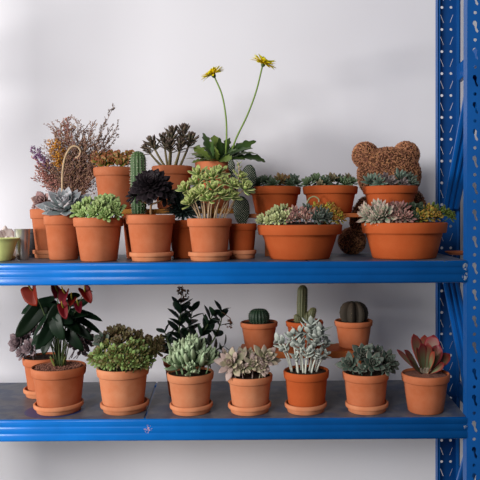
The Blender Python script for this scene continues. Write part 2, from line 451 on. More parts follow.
M_DARKBLUE = leafmat('dark_blue_green_leaf', (44, 62, 58), (70, 90, 82), None, .25)
M_DKGREEN = leafmat('dark_succulent_leaf', (62, 84, 58), (80, 92, 70), None, .25)
M_MIDGREEN = leafmat('mid_green_succulent_leaf', (88, 116, 76), (124, 140, 104), None, .2)
M_BLUEGREEN = leafmat('blue_green_pointed_leaf', (88, 116, 98), (122, 132, 116), (140, 120, 112), .18)
M_PINKGREY = leafmat('pinkish_grey_leaf', (122, 128, 108), (176, 112, 108), (160, 128, 118), .2, (.3, .95))
M_PALEPINK = leafmat('pale_pink_green_leaf', (138, 154, 126), (204, 160, 150), (206, 190, 178), .15, (.6, 1), edgepos=(.6, .95))
M_ORANGE = leafmat('orange_yellow_leaf', (112, 116, 48), (196, 128, 50), None, .25, (.3, .9), alt=(176, 160, 60))
M_PALEGREEN = leafmat('pale_yellow_green_leaf', (172, 184, 120), (200, 202, 150), None, .14)
M_PURPLE = leafmat('dusky_purple_leaf', (112, 98, 104), (128, 104, 108), (150, 126, 126), .16)
M_ANTH = leafmat('anthurium_green', (12, 32, 15), (16, 36, 17), None, .3, rough=.45, spec=.16)
M_RED = leafmat('red_spathe', (108, 10, 16), (122, 14, 18), None, .25, rough=.5, spec=.15)
M_BUSHY = leafmat('bushy_green_leaf', (98, 122, 58), (128, 104, 58), None, .3, (.5, 1), alt=(124, 144, 78))
M_BUSHYD = leafmat('bushy_bronze_leaf', (82, 92, 50), (100, 76, 50), None, .3, (.3, .9), alt=(96, 84, 52))
M_KALD = leafmat('dark_toothed_leaf', (26, 48, 32), (32, 54, 36), None, .25, rough=.4)
M_FINGER = leafmat('pale_finger_leaf', (98, 130, 84), (180, 198, 158), (170, 192, 156), .15, (.15, .9), edgepos=(.8, 1))
M_GHOST = leafmat('ghost_grey_leaf', (176, 182, 136), (196, 172, 154), None, .16, (.4, 1), alt=(184, 158, 152))
M_SILVER = leafmat('silver_white_leaf', (176, 184, 174), (208, 212, 204), None, .12, rough=.8)
M_SLATE = leafmat('slate_green_leaf', (82, 104, 90), (100, 104, 94), (146, 120, 112), .2)
M_PADDLE = leafmat('red_paddle_leaf', (116, 122, 88), (126, 30, 32), (150, 34, 38), .2, (.45, .95), rough=.45, edgepos=(.5, .95))
M_BROWNBALL = leafmat('brown_green_skin', (62, 54, 44), (76, 62, 50), None, .1, rough=.8)
M_DRYBUD = leafmat('dried_bud', (174, 134, 122), (190, 146, 134), None, .3, rough=.9, alt=(176, 134, 106))
M_DRYORANGE = leafmat('dried_orange_flower', (222, 150, 50), (236, 172, 80), None, .2, rough=.9)
M_DRYPURPLE = leafmat('dried_violet_flower', (150, 108, 150), (170, 130, 172), None, .2, rough=.9)
M_DRYROSE = leafmat('dried_rose_flower', (206, 138, 126), (216, 160, 150), None, .2, rough=.9)
M_DRYGREY = leafmat('dried_grey_bud', (138, 116, 106), (150, 130, 120), None, .2, rough=.9)
M_DRYBRON = leafmat('withered_brown_flower', (104, 66, 48), (124, 84, 62), None, .3, rough=.9)

# ------------------------------------------------------------------ upper shelf: things at the left end
def lathe_obj(name, prof, mat, loc, n=48, parent=None, wob=0, ang=40):
    mb = MB(); lathe(mb, prof, n, wob=wob); o = mb.build(name, mat, parent); o.location = loc; o.data.set_sharp_from_angle(angle=R(ang)); return o
LIMEM = plain('pale_lime_glaze', (212, 220, 140), .4, .5, var=.08, scale=15)
c = at(-2, 258, .10)
bowl = lathe_obj('bowl', [(0,0),(.026,0),(.030,.003),(.040,.03),(.047,.055),(.052,.066),(.0575,.070),(.058,.0725),(.054,.073),(.049,.068),(.043,.05),(.034,.022),(.02,.008),(0,.006)], LIMEM, (c.x, .12, Z_UP+.0005))
tag(bowl, 'pale lime green bowl with flared rim at the far left of the upper shelf', 'bowl')
STEEL = plain('brushed_steel', (226, 224, 220), .3, .5, metal=.8, var=.06, scale=12)
c = at(22.5, 250, .20)
cup = empty('tumbler', (c.x, .20, Z_UP+.0005), 'shiny steel tumbler between lime bowl and leftmost flower pot', 'cup')
r = 7.6*(D0+.20)/F_PX; h = at(22.5, 229, .20).z-Z_UP
lathe_obj('cup_body', [(0,0),(r*.72,0),(r*.76,.002),(r*.9,h*.6),(r,h-.002),(r+.0008,h-.001),(r+.0004,h),(r-.001,h-.0005),(r*.88,h*.6),(r*.72,.004),(0,.004)], STEEL, (0,0,0), parent=cup)
c = at(33, 250, .33)
DARKM = plain('dark_grey_plastic', (52, 52, 56), .5, .3, var=.15)
hh = at(33, 229, .33).z-Z_UP
jar = empty('canister', (c.x, .33, Z_UP+.0005), 'small dark canister behind the steel tumbler', 'canister')
lathe_obj('canister_body', [(0,0),(.019,0),(.020,.002),(.020,hh*.82),(.018,hh*.84),(0,hh*.84)], DARKM, (0,0,0), parent=jar)
lathe_obj('lid', [(.0,hh*.84),(.021,hh*.84),(.0215,hh*.86),(.0215,hh*.98),(.020,hh),(0,hh)], DARKM, (0,0,0), parent=jar)
# crumpled pale cloth behind the bowl
CLOTH = plain('off_white_cloth', (206, 192, 186), .9, .1, var=.08, scale=30)
def crumple(name, c, rx, ry, h, mat, seed, label, cat, sc=22, amp=.35):
    bm = bmesh.new(); bmesh.ops.create_icosphere(bm, subdivisions=5, radius=1)
    for v in bm.verts:
        n_ = noise.noise(v.co*1.6+Vector((seed, 0, 0)))*amp+abs(noise.noise(v.co*4+Vector((0, seed, 0))))*amp*.6
        f = 1-.1+n_
        v.co = Vector((v.co.x*rx*f, v.co.y*ry*f, max(0, (v.co.z*.62+.42)*h*f)))
    me = bpy.data.meshes.new(name); bm.to_mesh(me); bm.free(); me.polygons.foreach_set('use_smooth', [True]*len(me.polygons)); me.materials.append(mat)
    o = bpy.data.objects.new(name, me); COL.objects.link(o); o.location = c; return tag(o, label, cat)
c = at(2, 250, .30)
crumple('cloth', (c.x, .30, Z_UP+.0005), .062, .05, .092, CLOTH, 3.1, 'crumpled off-white cloth heaped behind the lime bowl', 'cloth')
TAN = plain('tan_paper', (176, 152, 124), .9, .1, var=.15, scale=40)
c = at(12.5, 256, .19)
crumple('paper_scrap', (c.x-.002, .175, Z_UP+.0005), .018, .014, .018, TAN, 8.2, 'scrap of tan paper at the foot of the steel tumbler', 'paper')

# ------------------------------------------------------------------ upper shelf: risers (boards on feet)
def riser(label, pxl, pxr, py, Ya, Yb, zd, th, mat, feet, fy, ycut=None):
    a = at(pxl, py, Ya); b = at(pxr, py, Ya); zt = (a.z+b.z)/2
    root = empty('plant_riser', ((a.x+b.x)/2, (Ya+Yb)/2, zd), label, 'riser', None)
    mb = MB(); box(mb, (a.x, Ya, zt-th), (b.x, Yb, zt)); bevel(world_part(mb, 'board', mat, root, smooth=False), .002)
    for fp in feet:
        x = at(fp, py, fy[0]).x
        mb = MB(); box(mb, (x-.012, fy[0], zd+.0005), (x+.012, fy[1], zt-th)); bevel(world_part(mb, 'leg', mat, root, smooth=False), .0015)
    return zt
ZB1 = riser('honey coloured wooden plank riser under the three left back pots on the upper shelf', 98, 240, 208.8, .29, .43, Z_UP, .017, WOODY, (104, 212), (.38, .42))
ZB2 = riser('orange-brown wooden plank riser behind the two wide bowls on the upper shelf', 246, 424, 213.2, .195, .32, Z_UP, .014, WOODO, (268, 325, 408), (.292, .317))
ZB3 = riser('orange-brown plank riser holding three cactus pots on the lower shelf', 238, 371, 351.5, .235, .38, Z_LOW, .024, WOODO, (246, 312, 360), (.27, .34))

# ------------------------------------------------------------------ upper shelf: plants
E = .0006
# far-left back pot with saucer
zs = saucer('terracotta saucer of the leftmost pot on the upper shelf, beside the canister', 34, 67, .285, Z_UP+E)
q = potted('potted_succulent', 'leftmost terracotta pot on the upper shelf with a small mauve-pink rosette', 'potted plant', 31, 69, 209, .285, zs, CLAY, .72)
cluster(q, [(42, 201, -.03, 12, 55, -10), (36, 206, -.01, 6, 40, -40), (50, 207, .0, 6, 30, 0)], M_MAUVE, n=18, el=(4, 80), wid=.56, thick=.14, shape='point', bend=.4)
# blue-grey agave-like rosette with a dried, hooked flower stalk
q = potted('potted_succulent', 'terracotta pot of spiky blue-grey rosette with a hooked dried flower stalk', 'potted plant', 44.5, 81.5, 215.5, .165, Z_UP+E, CLAY, .74)
cluster(q, [(66, 206, -.01, 24, 26, 4)], M_BLUEGREY, n=40, el=(6, 82), wid=.36, thick=.10, shape='point', bend=.25, inner=.5, cup=.35, segs=8, m=8)
cluster(q, [(50, 210, -.02, 10, 45, -30)], M_BLUEGREY, n=20, el=(8, 80), wid=.36, thick=.12, shape='point', bend=.3)
mb = MB(); tube(mb, spline([L(q, 63, 214), L(q, 62.5, 195), L(q, 62.5, 175), L(q, 65, 158), L(q, 71, 147.5), L(q, 77, 146.5), L(q, 80.5, 151), L(q, 79, 156), L(q, 75.5, 158)], 5), [.0036]*24+[.003]*17, 7)
o = mb.build('flower_stalk', PALESTEM, q.root); o['label'] = 'dried tan flower stalk bent into a hook'
mb = MB()
for (px, py) in ((75, 158), (77, 157), (79, 155), (80, 152)): leaf(mb, L(q, px, py), (U(-1, 1), -.5, -1), (0, -1, .3), .009, .004, .003, .3, 'oval', segs=4, m=5)
o = mb.build('bud', M_DRYROSE, q.root)
# fresh green cluster
q = potted('potted_succulent', 'terracotta pot of fresh light green rosettes below the rusty-tipped plant', 'potted plant', 74, 123, 217.5, .088, Z_UP+E, CLAY, .72)
cluster(q, [(79, 209, -.02, 10), (88, 205, .0, 11), (98, 208, -.05, 11), (107, 203, .0, 12), (115, 208, -.03, 11), (94, 213, -.065, 8, 60), (106, 214, -.065, 9, 60), (84, 214, -.05, 8, 60), (100, 202, .035, 10, 20), (117, 213, -.04, 7, 60), (112, 200, .04, 8, 20)],
        M_LIME, n=30, el=(0, 82), wid=.36, thick=.24, shape='spoon', bend=.4)
# rusty green on the riser
q = potted('potted_succulent', 'terracotta pot of rusty-tipped green rosettes raised beside the dried bouquet', 'potted plant', 94, 139, 168, .36, ZB1+E, CLAY, .74)
cluster(q, [(98, 161, -.02, 8), (106, 157, .01, 8), (104, 163, -.05, 8, 55), (113, 161, -.04, 9, 50), (117, 156, .01, 8), (125, 161, -.03, 8, 45), (130, 156, .0, 8), (134, 162, -.01, 7, 40), (96, 156, .01, 6), (121, 163, -.055, 7, 60), (111, 154, .03, 6)],
        M_REDGREEN, n=22, el=(5, 80), wid=.5, thick=.24, shape='spoon', bend=.45, m=6)
# column cactus behind the black aeonium
def ribbed(mb, prof, ribs, amp, n=None, c=(0,0,0), lean=(0,0)):
    n = n or ribs*6; c = Vector(c); rows = []; zmax = prof[-1][1]
    for (r, z) in prof:
        i0 = len(mb.v); rows.append(i0)
        for k in range(n):
            t = 2*math.pi*k/n; ph = (t*ribs/(2*math.pi)) % 1; rr = r*(1-amp+amp*(1-abs(2*ph-1)**1.3*1.0)) if False else r*(1-amp*(1-abs(math.cos(t*ribs/2))))
            mb.add(c+Vector((rr*math.cos(t)+lean[0]*z, rr*math.sin(t)+lean[1]*z, z)), z/zmax, abs(math.cos(t*ribs/2)), .5)
    for a, b in zip(rows, rows[1:]): mb.ring(a, b, n)
    mb.f.append(tuple(rows[-1]+k for k in range(n)))
def spines(mb, prof, ribs, step, ln, rad, c=(0,0,0), lean=(0,0), k_per=3):
    c = Vector(c); z = prof[0][1]+step*.5
    while z < prof[-1][1]:
        for (r0, z0), (r1, z1) in zip(prof, prof[1:]):
            if z0 <= z <= z1: r = r0+(r1-r0)*(z-z0)/max(1e-6, z1-z0); break
        for k in range(ribs):
            t = 2*math.pi*k/ribs; o = Vector((math.cos(t), math.sin(t), 0)); b = c+Vector((r*math.cos(t)+lean[0]*z, r*math.sin(t)+lean[1]*z, z))
            for j in range(k_per):
                d = (o+Vector((U(-.9, .9), U(-.9, .9), U(-.8, .8)))).normalized()
                tube(mb, [b-o*.0005, b+d*ln*U(.7, 1.2)], [rad, rad*.3], 3, cap=False)
        z += step
def colprof(r, h, base=.85, nb=10):
    p = [(r*base, 0), (r*.97, h*.15), (r, h*.4), (r*.98, h*.75)]
    z0 = h-r*1.1
    p = [x for x in p if x[1] < z0]+[(r*.97*math.cos(a), z0+r*1.1*math.sin(a)) for a in [i/nb*1.5 for i in range(nb+1)]]
    return p
q = potted('potted_cactus', 'tall green ribbed column cactus behind the black rosette plant', 'potted cactus', 122, 156, 214, .225, Z_UP+E, CLAY_DEEP, .74)
b0 = L(q, 139, 214); hh = L(q, 139, 151).z-q.top; pr = colprof(7.8*q.s, hh)
mb = MB(); ribbed(mb, pr, 13, .16, c=(b0.x, 0, q.top)); mb.build('stem', M_CACT, q.root)
mb = MB(); spines(mb, pr, 13, .0085, .005, .0006, c=(b0.x, 0, q.top)); o = mb.build('spines', SPINE, q.root); o['kind'] = 'stuff'
# black aeonium
zs = saucer('terracotta saucer under the pot of the black rosette plant', 130, 173.5, .085, Z_UP+E)
q = potted('potted_succulent', 'terracotta pot of a black many-leaved rosette on a short branching trunk', 'potted plant', 126, 175, 214.8, .085, zs, CLAY, .74)
tr = MB(); fork = L(q, 151.5, 204)
tube(tr, bez(L(q, 151, 216), L(q, 150, 210), fork, 5), [.0045, .004, .0038, .0036, .0034], 7)
heads = [(152, 186, -.012, 22, 52, 0, M_BLACK), (165, 194, .01, 14, 35, 35, M_BLACK), (136, 195, .0, 13, 40, -35, M_BLACK), (150, 178, .03, 15, 10, -5, M_BLACK)]
for (px, py, dy, rp, tl, trr, mt) in heads[:3]: tube(tr, bez(fork, L(q, (px+151)/2+(px-151)*.35, 202, dy*.5), L(q, px, py+2, dy+.004), 6), [.0034, .003, .0028, .0026, .0025, .0024], 6)
trunk = tr.build('trunk', plain('pale_brown_trunk', (150, 116, 84), .8, .2, var=.2, scale=200), q.root)
for (px, py, dy, rp, tl, trr, mt) in heads:
    ax = Vector((math.sin(R(trr)), -math.sin(R(tl)), math.cos(R(tl))*math.cos(R(trr))))
    mb = MB(); rosette(mb, L(q, px, py, dy), ax, rp*q.s, n=110 if rp > 20 else 56, el=(-24, 80), wid=.37, thick=.06, shape='spoon', bend=.3, inner=.26, cup=.2, segs=6, p=.9, rise=.12)
    mb.build('rosette', mt, trunk)
mb = MB(); rosette(mb, L(q, 152, 186, -.012)+Vector((0, -.010, .008)), (0, -.8, .6), 5.5*q.s, n=16, el=(35, 80), wid=.34, thick=.1, shape='spoon', bend=.4); mb.build('rosette', M_BLACKC, trunk)['label'] = 'small greenish heart of the black rosette'
# jade-like bush on the riser
q = potted('potted_succulent', 'terracotta pot of tall brownish-green branched succulent raised behind the black rosette', 'potted plant', 152, 193, 166.5, .36, ZB1+E, CLAY, .74)
for (px, py, bx, rp, dy) in [(152, 143, 166, 10, -.01), (146, 148, 164, 7, .01), (164, 140, 168, 10, .02), (172, 134, 170, 11, -.01), (170, 146, 169, 9, -.03), (184, 132, 175, 11, .01), (191, 139, 179, 10, -.01), (181, 145, 174, 9, -.03)]:
    st = MB(); foot = L(q, bx, 168, dy*.5); foot.z = q.top-.003; tip = L(q, px, py, dy)
    mid = Vector(((foot.x*.35+tip.x*.65), (foot.y+tip.y)/2, foot.z*.45+tip.z*.55)); sp = bez(foot, mid, tip, 9)
    tube(st, sp, [.0048-.0022*i/9 for i in range(9)], 7); so = st.build('stem', plain('olive_stem', (104, 92, 62), .7, .2, var=.2, scale=150), q.root)
    mb = MB()
    for i, (t, k) in enumerate(((6, .8), (7, .95), (8, 1.0))):
        ax = (sp[8]-sp[5]).normalized()+Vector((U(-.2, .2), -.25, .3))
        rosette(mb, sp[t]-ax.normalized()*.006, ax, rp*q.s*k*1.1, n=11 if i < 2 else 18, el=(10, 50) if i < 2 else (18, 84), wid=.36, thick=.17, shape='spoon', bend=.4, inner=.6, cup=.2)
    mb.build('rosette', M_JADE, so)
mb = MB()
for (px, py, dx) in ((195, 152, 1), (191, 157, .8), (198, 148, 1)): leaf(mb, L(q, px-6, py+2), (dx, -.3, .15), (0, -.3, 1), 10*q.s, 4.5*q.s, .002, -.3, 'spoon', .15)
mb.build('leaf', leafmat('olive_orange_leaf', (112, 112, 50), (172, 120, 52), None, .15), q.root)
# dark fuzzy mound
q = potted('potted_cactus', 'shaded terracotta pot of a dark blue-green spiky mound beside the cream-edged plant', 'potted plant', 168, 204, 220, .205, Z_UP+E, CLAY_DEEP, .74)
for (px, py, rp, n) in ((184, 208, 21, 190), (178, 199, 17, 130), (192, 200, 17, 130), (184, 196, 14, 110)):
    mb = MB(); rosette(mb, L(q, px, py, U(-.01, .01))-Vector((0, 0, .012)), (U(-.1, .1), -.35, 1), rp*q.s, n=n, el=(-30, 88), wid=.17, thick=.10, shape='lance', bend=.15, inner=.75, cup=.1, segs=4, m=5, p=.75, rise=.1)
    mb.build('rosette', M_DARKBLUE, q.root)
# cream-edged stems
zs = saucer('pale terracotta saucer under the pot of the cream-edged green plant', 188.5, 232, .08, Z_UP+E)
q = potted('potted_succulent', 'terracotta pot of cream-edged green rosettes on many bare pale stems', 'potted plant', 187, 232, 218.3, .08, zs, CLAY, .75)
hd = [(186, 190, -.01), (193, 198, -.035), (197, 184, .0), (203, 194, -.05), (206, 180, .01), (214, 190, -.045), (213, 178, -.01), (222, 196, -.04), (224, 183, .0), (233, 186, -.02), (244, 189, -.015), (240, 178, .01), (232, 197, -.02), (199, 175, .03), (219, 173, .03), (190, 204, -.03), (210, 200, -.06)]
for i, (px, py, dy) in enumerate(hd):
    st = MB(); foot = Vector(((px-209.5)*.42*q.s, dy*.7, q.top-.004)); tip = L(q, px, py, dy)
    tube(st, bez(foot, Vector((foot.x*.6+tip.x*.4, (foot.y+tip.y)/2, foot.z*.35+tip.z*.65)), tip, 7), .0021, 6)
    so = st.build('stem', PALESTEM, q.root); ax = Vector(((px-209.5)*.018, -.55, .8))
    mb = MB(); rosette(mb, tip-ax.normalized()*.004, ax, U(11.5, 14)*q.s, n=20, el=(-2, 80), wid=.42, thick=.15, shape='spoon', bend=.3, inner=.45, cup=.2, m=8)
    mb.build('rosette', M_VARI, so)
st = MB(); tip = L(q, 239, 163, .0)
tube(st, bez(L(q, 228, 214), L(q, 240, 196), tip, 9), .002, 6); so = st.build('stem', PALESTEM, q.root); mb = MB()
for k in range(18):
    py = 188-k*1.5; az = k*2.4; leaf(mb, L(q, 239+(py-176)*.02, py), (math.cos(az), math.sin(az), .5), (0, 0, 1), 4.6*q.s, 2.6*q.s, .0028, .4, 'spoon')
mb.build('leaf_spike', leafmat('pale_green_pink_leaf', (158, 176, 118), (204, 176, 150), None, .12), so)
# gerbera
q = potted('potted_gerbera', 'pot of yellow daisies with two long curving flower stalks and dark lobed leaves', 'potted plant', 195, 233, 162.5, .36, ZB1+E, CLAY, .74)
def lobed(root, px, py, tx, ty, dy, wpx, bend, mat=M_GERB):
    a = L(q, px, py, 0); b = L(q, tx, ty, dy); D = b-a; Ln = D.length*1.06; mb = MB()
    up = Vector((U(-.5, .5), -.6, .8)); leaf(mb, a, D.normalized()+Vector((0, 0, -bend*.45)), up, Ln, wpx*q.s, .0016, bend, 'spoon' if U(0, 1) < .6 else 'oval', .3, 18, 10, (.3, 5.2), U(-.7, .7))
    return mb.build('leaf', mat, root)
for (tx, ty, dy, w, b) in [(202, 131, .02, 9, -.5), (208, 139, -.02, 9, -.5), (196, 146, -.03, 9, -.7), (190, 153, .01, 8, -.7), (198, 157, -.06, 10, -.6), (216, 135, .03, 9, -.3), (222, 141, -.04, 10, -.3), (232, 138, .03, 9, -.4), (255, 140, .0, 10, -.6), (266, 160, -.01, 8, -1.1), (248, 148, -.05, 12, -.6), (226, 160, -.11, 11, -.5), (252, 157, .03, 9, -.8), (209, 150, -.07, 10, -.4), (240, 160, -.08, 11, -.5), (212, 160, -.10, 10, -.5), (204, 142, .05, 9, -.4), (246, 140, .03, 9, -.5), (232, 150, -.07, 10, -.4), (218, 148, -.06, 9, -.3), (193, 163, -.03, 8, -.7), (240, 146, .0, 9, -.5), (258, 150, .02, 8, -.9)]:
    lobed(q.root, 217+(tx-225)*.14, 163, tx, ty, dy, w, b)
def daisy(pts, axis, face_r, name='flower'):
    st = MB(); sp = spline(pts, 6); tube(st, sp, [.0033-.0006*i/len(sp) for i in range(len(sp))], 7); so = st.build('flower_stalk', GREENSTEM, q.root)
    x, y, z = frame(axis); c = sp[-1]
    mb = MB(); lathe(mb, [(.0025, -.004), (.006, 0), (.0078, .004), (.0082, .009), (.0072, .011), (0, .011)], 18)
    rot = Matrix((x, y, z)).transposed(); mb.v = [tuple(c+rot @ Vector(v)) for v in mb.v]; mb.build('calyx', leafmat('calyx_green', (92, 112, 60), (112, 130, 80), None, .1), so)
    mb = MB(); base = c+z*.010
    for ringi, (n, el, ln) in enumerate(((28, 10, 1.0), (24, 28, .9), (16, 46, .62))):
        for k in range(n):
            az = 2*math.pi*k/n+ringi*.17+U(-.05, .05); rad = x*math.cos(az)+y*math.sin(az); e = R(el+U(-7, 7))
            D = rad*math.cos(e)+z*math.sin(e); leaf(mb, base+rad*.003, D, z*math.cos(e)-rad*math.sin(e), face_r*ln*U(.88, 1.08), .0115, .0018, U(-.5, .1), 'petal', .2, 5, 6)
    mb.build('petals', M_YELLOW, so)
    mb = MB()
    for k in range(50):
        rr = math.sqrt(k/50)*.006; az = k*2.4; p0 = base+z*.001+(x*math.cos(az)+y*math.sin(az))*rr; tube(mb, [p0, p0+z*.004], .0007, 4)
    mb.build('flower_centre', leafmat('yellow_florets', (214, 160, 20), (226, 178, 40), None, .15), so)
daisy([L(q, 225, 163), L(q, 226.5, 140), L(q, 226, 118), L(q, 222, 95), L(q, 214.5, 77)], (-.45, -.22, .86), .044)
daisy([L(q, 228, 163), L(q, 236, 139), L(q, 247, 116), L(q, 256, 92), L(q, 262.5, 66)], (.42, -.25, .87), .046)
# opuntia
zs = saucer('terracotta saucer under the small pot of the dotted pad cactus', 227, 256.5, .172, Z_UP+E)
q = potted('potted_cactus', 'small terracotta pot of white-dotted prickly pear pads left of the wide bowl', 'potted cactus', 226.5, 257, 223.5, .172, zs, CLAY_DEEP, .76)
def pad(px, py, w, h, dy, lean, thick=.016):
    c = L(q, px, py, dy); bm = bmesh.new(); bmesh.ops.create_uvsphere(bm, u_segments=28, v_segments=20, radius=1); rm = Matrix.Rotation(lean, 3, 'Y')
    pts = []
    for v in bm.verts:
        k = .86+.14*v.co.z; v.co = c+rm @ Vector((v.co.x*w*.5*q.s*k, v.co.y*thick*.5, v.co.z*h*.5*q.s))
    me = bpy.data.meshes.new('pad'); bm.to_mesh(me); bm.free(); me.polygons.foreach_set('use_smooth', [True]*len(me.polygons)); me.materials.append(M_CACTD)
    o = bpy.data.objects.new('pad', me); COL.objects.link(o); o.parent = q.root
    sp = MB(); st = .0073; nx = int(w*q.s/st)+1; nz = int(h*q.s/st*1.2)+2
    for i in range(-nz, nz+1):
        for j in range(-nx, nx+1):
            x = (j+.5*(i % 2))*st; z = i*st*.55; X = x/(w*.5*q.s); Z = z/(h*.5*q.s); k = .86+.14*Z; rr = (X/k)**2+Z**2
            if rr > .93: continue
            y = thick*.5*math.sqrt(1-rr)
            for sg in (-1, 1):
                b = c+rm @ Vector((x, sg*y, z))
                for _ in range(3):
                    d = Vector((U(-.6, .6), sg*1.0, U(-.6, .6))).normalized(); tube(sp, [b, b+d*.0022], [.0009, .0006], 4)
    s_ = sp.build('glochids', SPINE, o); s_['kind'] = 'stuff'; s_['label'] = 'white tufts dotted over the pad'
pad(241.5, 211, 19, 30, 0, -.05, .024); pad(248.5, 180, 17, 31, .01, .08, .018); pad(234, 187, 9, 26, -.012, -.12); pad(231.5, 167, 8, 15, -.012, -.05, .012)
# wide pots on the right riser
q = potted('succulent_bowl', 'wide terracotta pot of dull green succulents raised directly right of the daisy plant', 'potted plant', 249, 301, 187, .258, ZB2+E, CLAY_DEEP, .76, .3)
cluster(q, [(258, 184, -.02, 8), (266, 181, .01, 8), (273, 184, -.05, 8, 50), (262, 180, .04, 7, 20), (290, 184, -.04, 7, 50), (296, 183, .0, 7)], M_DKGREEN, n=30, el=(8, 78), wid=.27, thick=.16, shape='point', bend=.3)
cluster(q, [(281, 181, -.01, 10), (288, 180, .02, 8, 20)], leafmat('bronze_olive_leaf', (112, 96, 56), (140, 92, 56), None, .2), label='bronze-tinted rosette', n=20, el=(8, 78), wid=.34, thick=.14, shape='point', bend=.3)
cluster(q, [(294, 179, .02, 8, 20), (255, 180, .02, 7)], M_BLUEGREEN, n=20, el=(10, 80), wid=.32, thick=.14, shape='point', bend=.2)
q = potted('succulent_bowl', 'wide terracotta pot of small mixed green succulents raised between two others', 'potted plant', 302.5, 358, 186.5, .258, ZB2+E, CLAY_DEEP, .76, .3)
cluster(q, [(308, 183, -.02, 8), (317, 180, .0, 9), (345, 183, -.04, 8, 50), (352, 182, .0, 7)], M_MIDGREEN, n=30, el=(8, 78), wid=.3, thick=.18, shape='spoon', bend=.35)
cluster(q, [(325, 183, -.05, 8, 50), (313, 178, .03, 6, 20), (339, 180, .02, 8)], M_DKGREEN, n=30, el=(8, 78), wid=.25, thick=.16, shape='point', bend=.3)
cluster(q, [(332, 179, .01, 8), (320, 185, -.065, 6, 60), (348, 178, .03, 7, 20)], leafmat('olive_tan_leaf', (120, 120, 84), (156, 128, 100), None, .2), label='tan-tipped rosette', n=22, el=(8, 78), wid=.34, thick=.14, shape='point', bend=.3)
q = potted('succulent_bowl', 'wide terracotta pot of pointed blue-green succulents raised in front of the fibre bear', 'potted plant', 362.5, 418, 186.5, .25, ZB2+E, CLAY_DEEP, .76, .3)
cluster(q, [(370, 181, -.02, 10), (380, 182, -.05, 8, 50), (374, 178, .03, 8, 20), (400, 178, .0, 12), (410, 178, .03, 10, 15, 20), (412, 183, -.02, 9)], M_BLUEGREEN, n=22, el=(8, 78), wid=.26, thick=.13, shape='point', bend=.2)
cluster(q, [(391, 182, -.05, 8, 50), (386, 178, .01, 8), (404, 184, -.06, 7, 55)], leafmat('grey_violet_leaf', (116, 106, 104), (140, 116, 112), None, .2), label='grey-violet rosette', n=20, el=(8, 78), wid=.34, thick=.16, shape='point', bend=.3)
# big mixed bowls in front
q = potted('succulent_bowl', 'widest left terracotta bowl of mixed pale, pink and yellow succulents on the front edge', 'potted plant', 257, 342.5, 224.5, .142, Z_UP+E, CLAY_DEEP, .70, .3)
cluster(q, [(262, 220, -.03, 8), (270, 216, -.02, 8), (268, 221, -.07, 6, 60), (277, 212, .0, 9), (283, 210, .02, 8), (284, 217, -.07, 8, 55), (276, 219, -.08, 7, 60), (291, 213, .0, 7)], M_PALEGREEN, label='pale yellow-green rosette', n=34, el=(0, 82), wid=.33, thick=.22, shape='spoon', bend=.4)
cluster(q, [(291, 219, -.08, 7, 50), (299, 217, -.07, 8, 45), (307, 219, -.085, 7, 50), (296, 212, -.03, 8), (304, 213, -.04, 8), (313, 215, -.05, 8), (287, 214, -.04, 7)], M_PINKGREY, label='green rosette with pink pointed tips', n=24, el=(20, 84), wid=.28, thick=.22, shape='point', bend=.3)
cluster(q, [(318, 218, -.08, 9, 50), (327, 217, -.06, 9, 50), (307, 209, .0, 8), (322, 213, -.03, 9)], M_SLATE, n=26, el=(0, 80), wid=.3, thick=.16, shape='point', bend=.3)
cluster(q, [(318, 208, .01, 8), (325, 210, -.01, 8), (331, 213, -.03, 8), (337, 216, -.03, 8), (342, 218, -.02, 6), (331, 207, .02, 7), (337, 212, .01, 7), (334, 219, -.05, 7)], M_ORANGE, label='orange and yellow rosette', n=24, el=(0, 80), wid=.36, thick=.22, shape='spoon', bend=.35)
mb = MB(); tube(mb, spline([L(q, 307, 216, .02), L(q, 306.5, 206, .02), L(q, 309, 199, .02), L(q, 314, 196.5, .02), L(q, 318.5, 199, .02), L(q, 319, 203, .02)], 6), .0024, 7)
o = mb.build('flower_stalk', leafmat('pale_green_stalk', (166, 168, 120), (176, 176, 130), None, .05), q.root); o['label'] = 'pale green curled flower stalk'
q = potted('succulent_bowl', 'widest right terracotta bowl of frosted pink rosettes and trailing yellow-green succulents', 'potted plant', 361, 447, 222.5, .142, Z_UP+E, CLAY_DEEP, .74, .3)
cluster(q, [(369, 215, -.04, 12, 45), (383, 214, -.08, 14, 48), (365, 210, .0, 9), (378, 208, .0, 11), (374, 219, -.09, 7, 60)], M_PALEPINK, label='frosted pale pink and green rosette', n=38, el=(4, 84), wid=.27, thick=.16, shape='point', bend=.4, inner=.4)
cluster(q, [(400, 209, -.02, 11), (395, 217, -.09, 9, 55), (406, 217, -.09, 10, 55), (392, 207, .02, 8)], M_PINKGREY, label='dusky pink rosette', n=32, el=(4, 84), wid=.26, thick=.16, shape='point', bend=.3)
cluster(q, [(415, 218, -.08, 7, 50), (412, 208, .0, 8), (420, 209, .01, 9), (404, 206, .02, 5)], M_DKGREEN, n=20, el=(8, 80), wid=.44, thick=.2, shape='spoon', bend=.35)
cluster(q, [(422, 217, -.07, 9, 50), (430, 215, -.05, 9, 45), (437, 216, -.03, 8), (428, 209, .0, 8)], leafmat('yellow_orange_tipped_leaf', (138, 142, 52), (196, 132, 56), None, .2), label='yellow-green rosette with orange tips', n=20, el=(8, 80), wid=.36, thick=.24, shape='spoon', bend=.35)
cluster(q, [(441, 212, .0, 8), (447, 213, .0, 8, 30, 50), (452, 216, -.01, 6, 40, 65), (434, 209, .02, 8)], leafmat('deep_yellow_green_leaf', (92, 116, 48), (128, 140, 62), None, .2), label='trailing green rosette', n=18, el=(8, 78), wid=.42, thick=.22, shape='spoon', bend=.3)

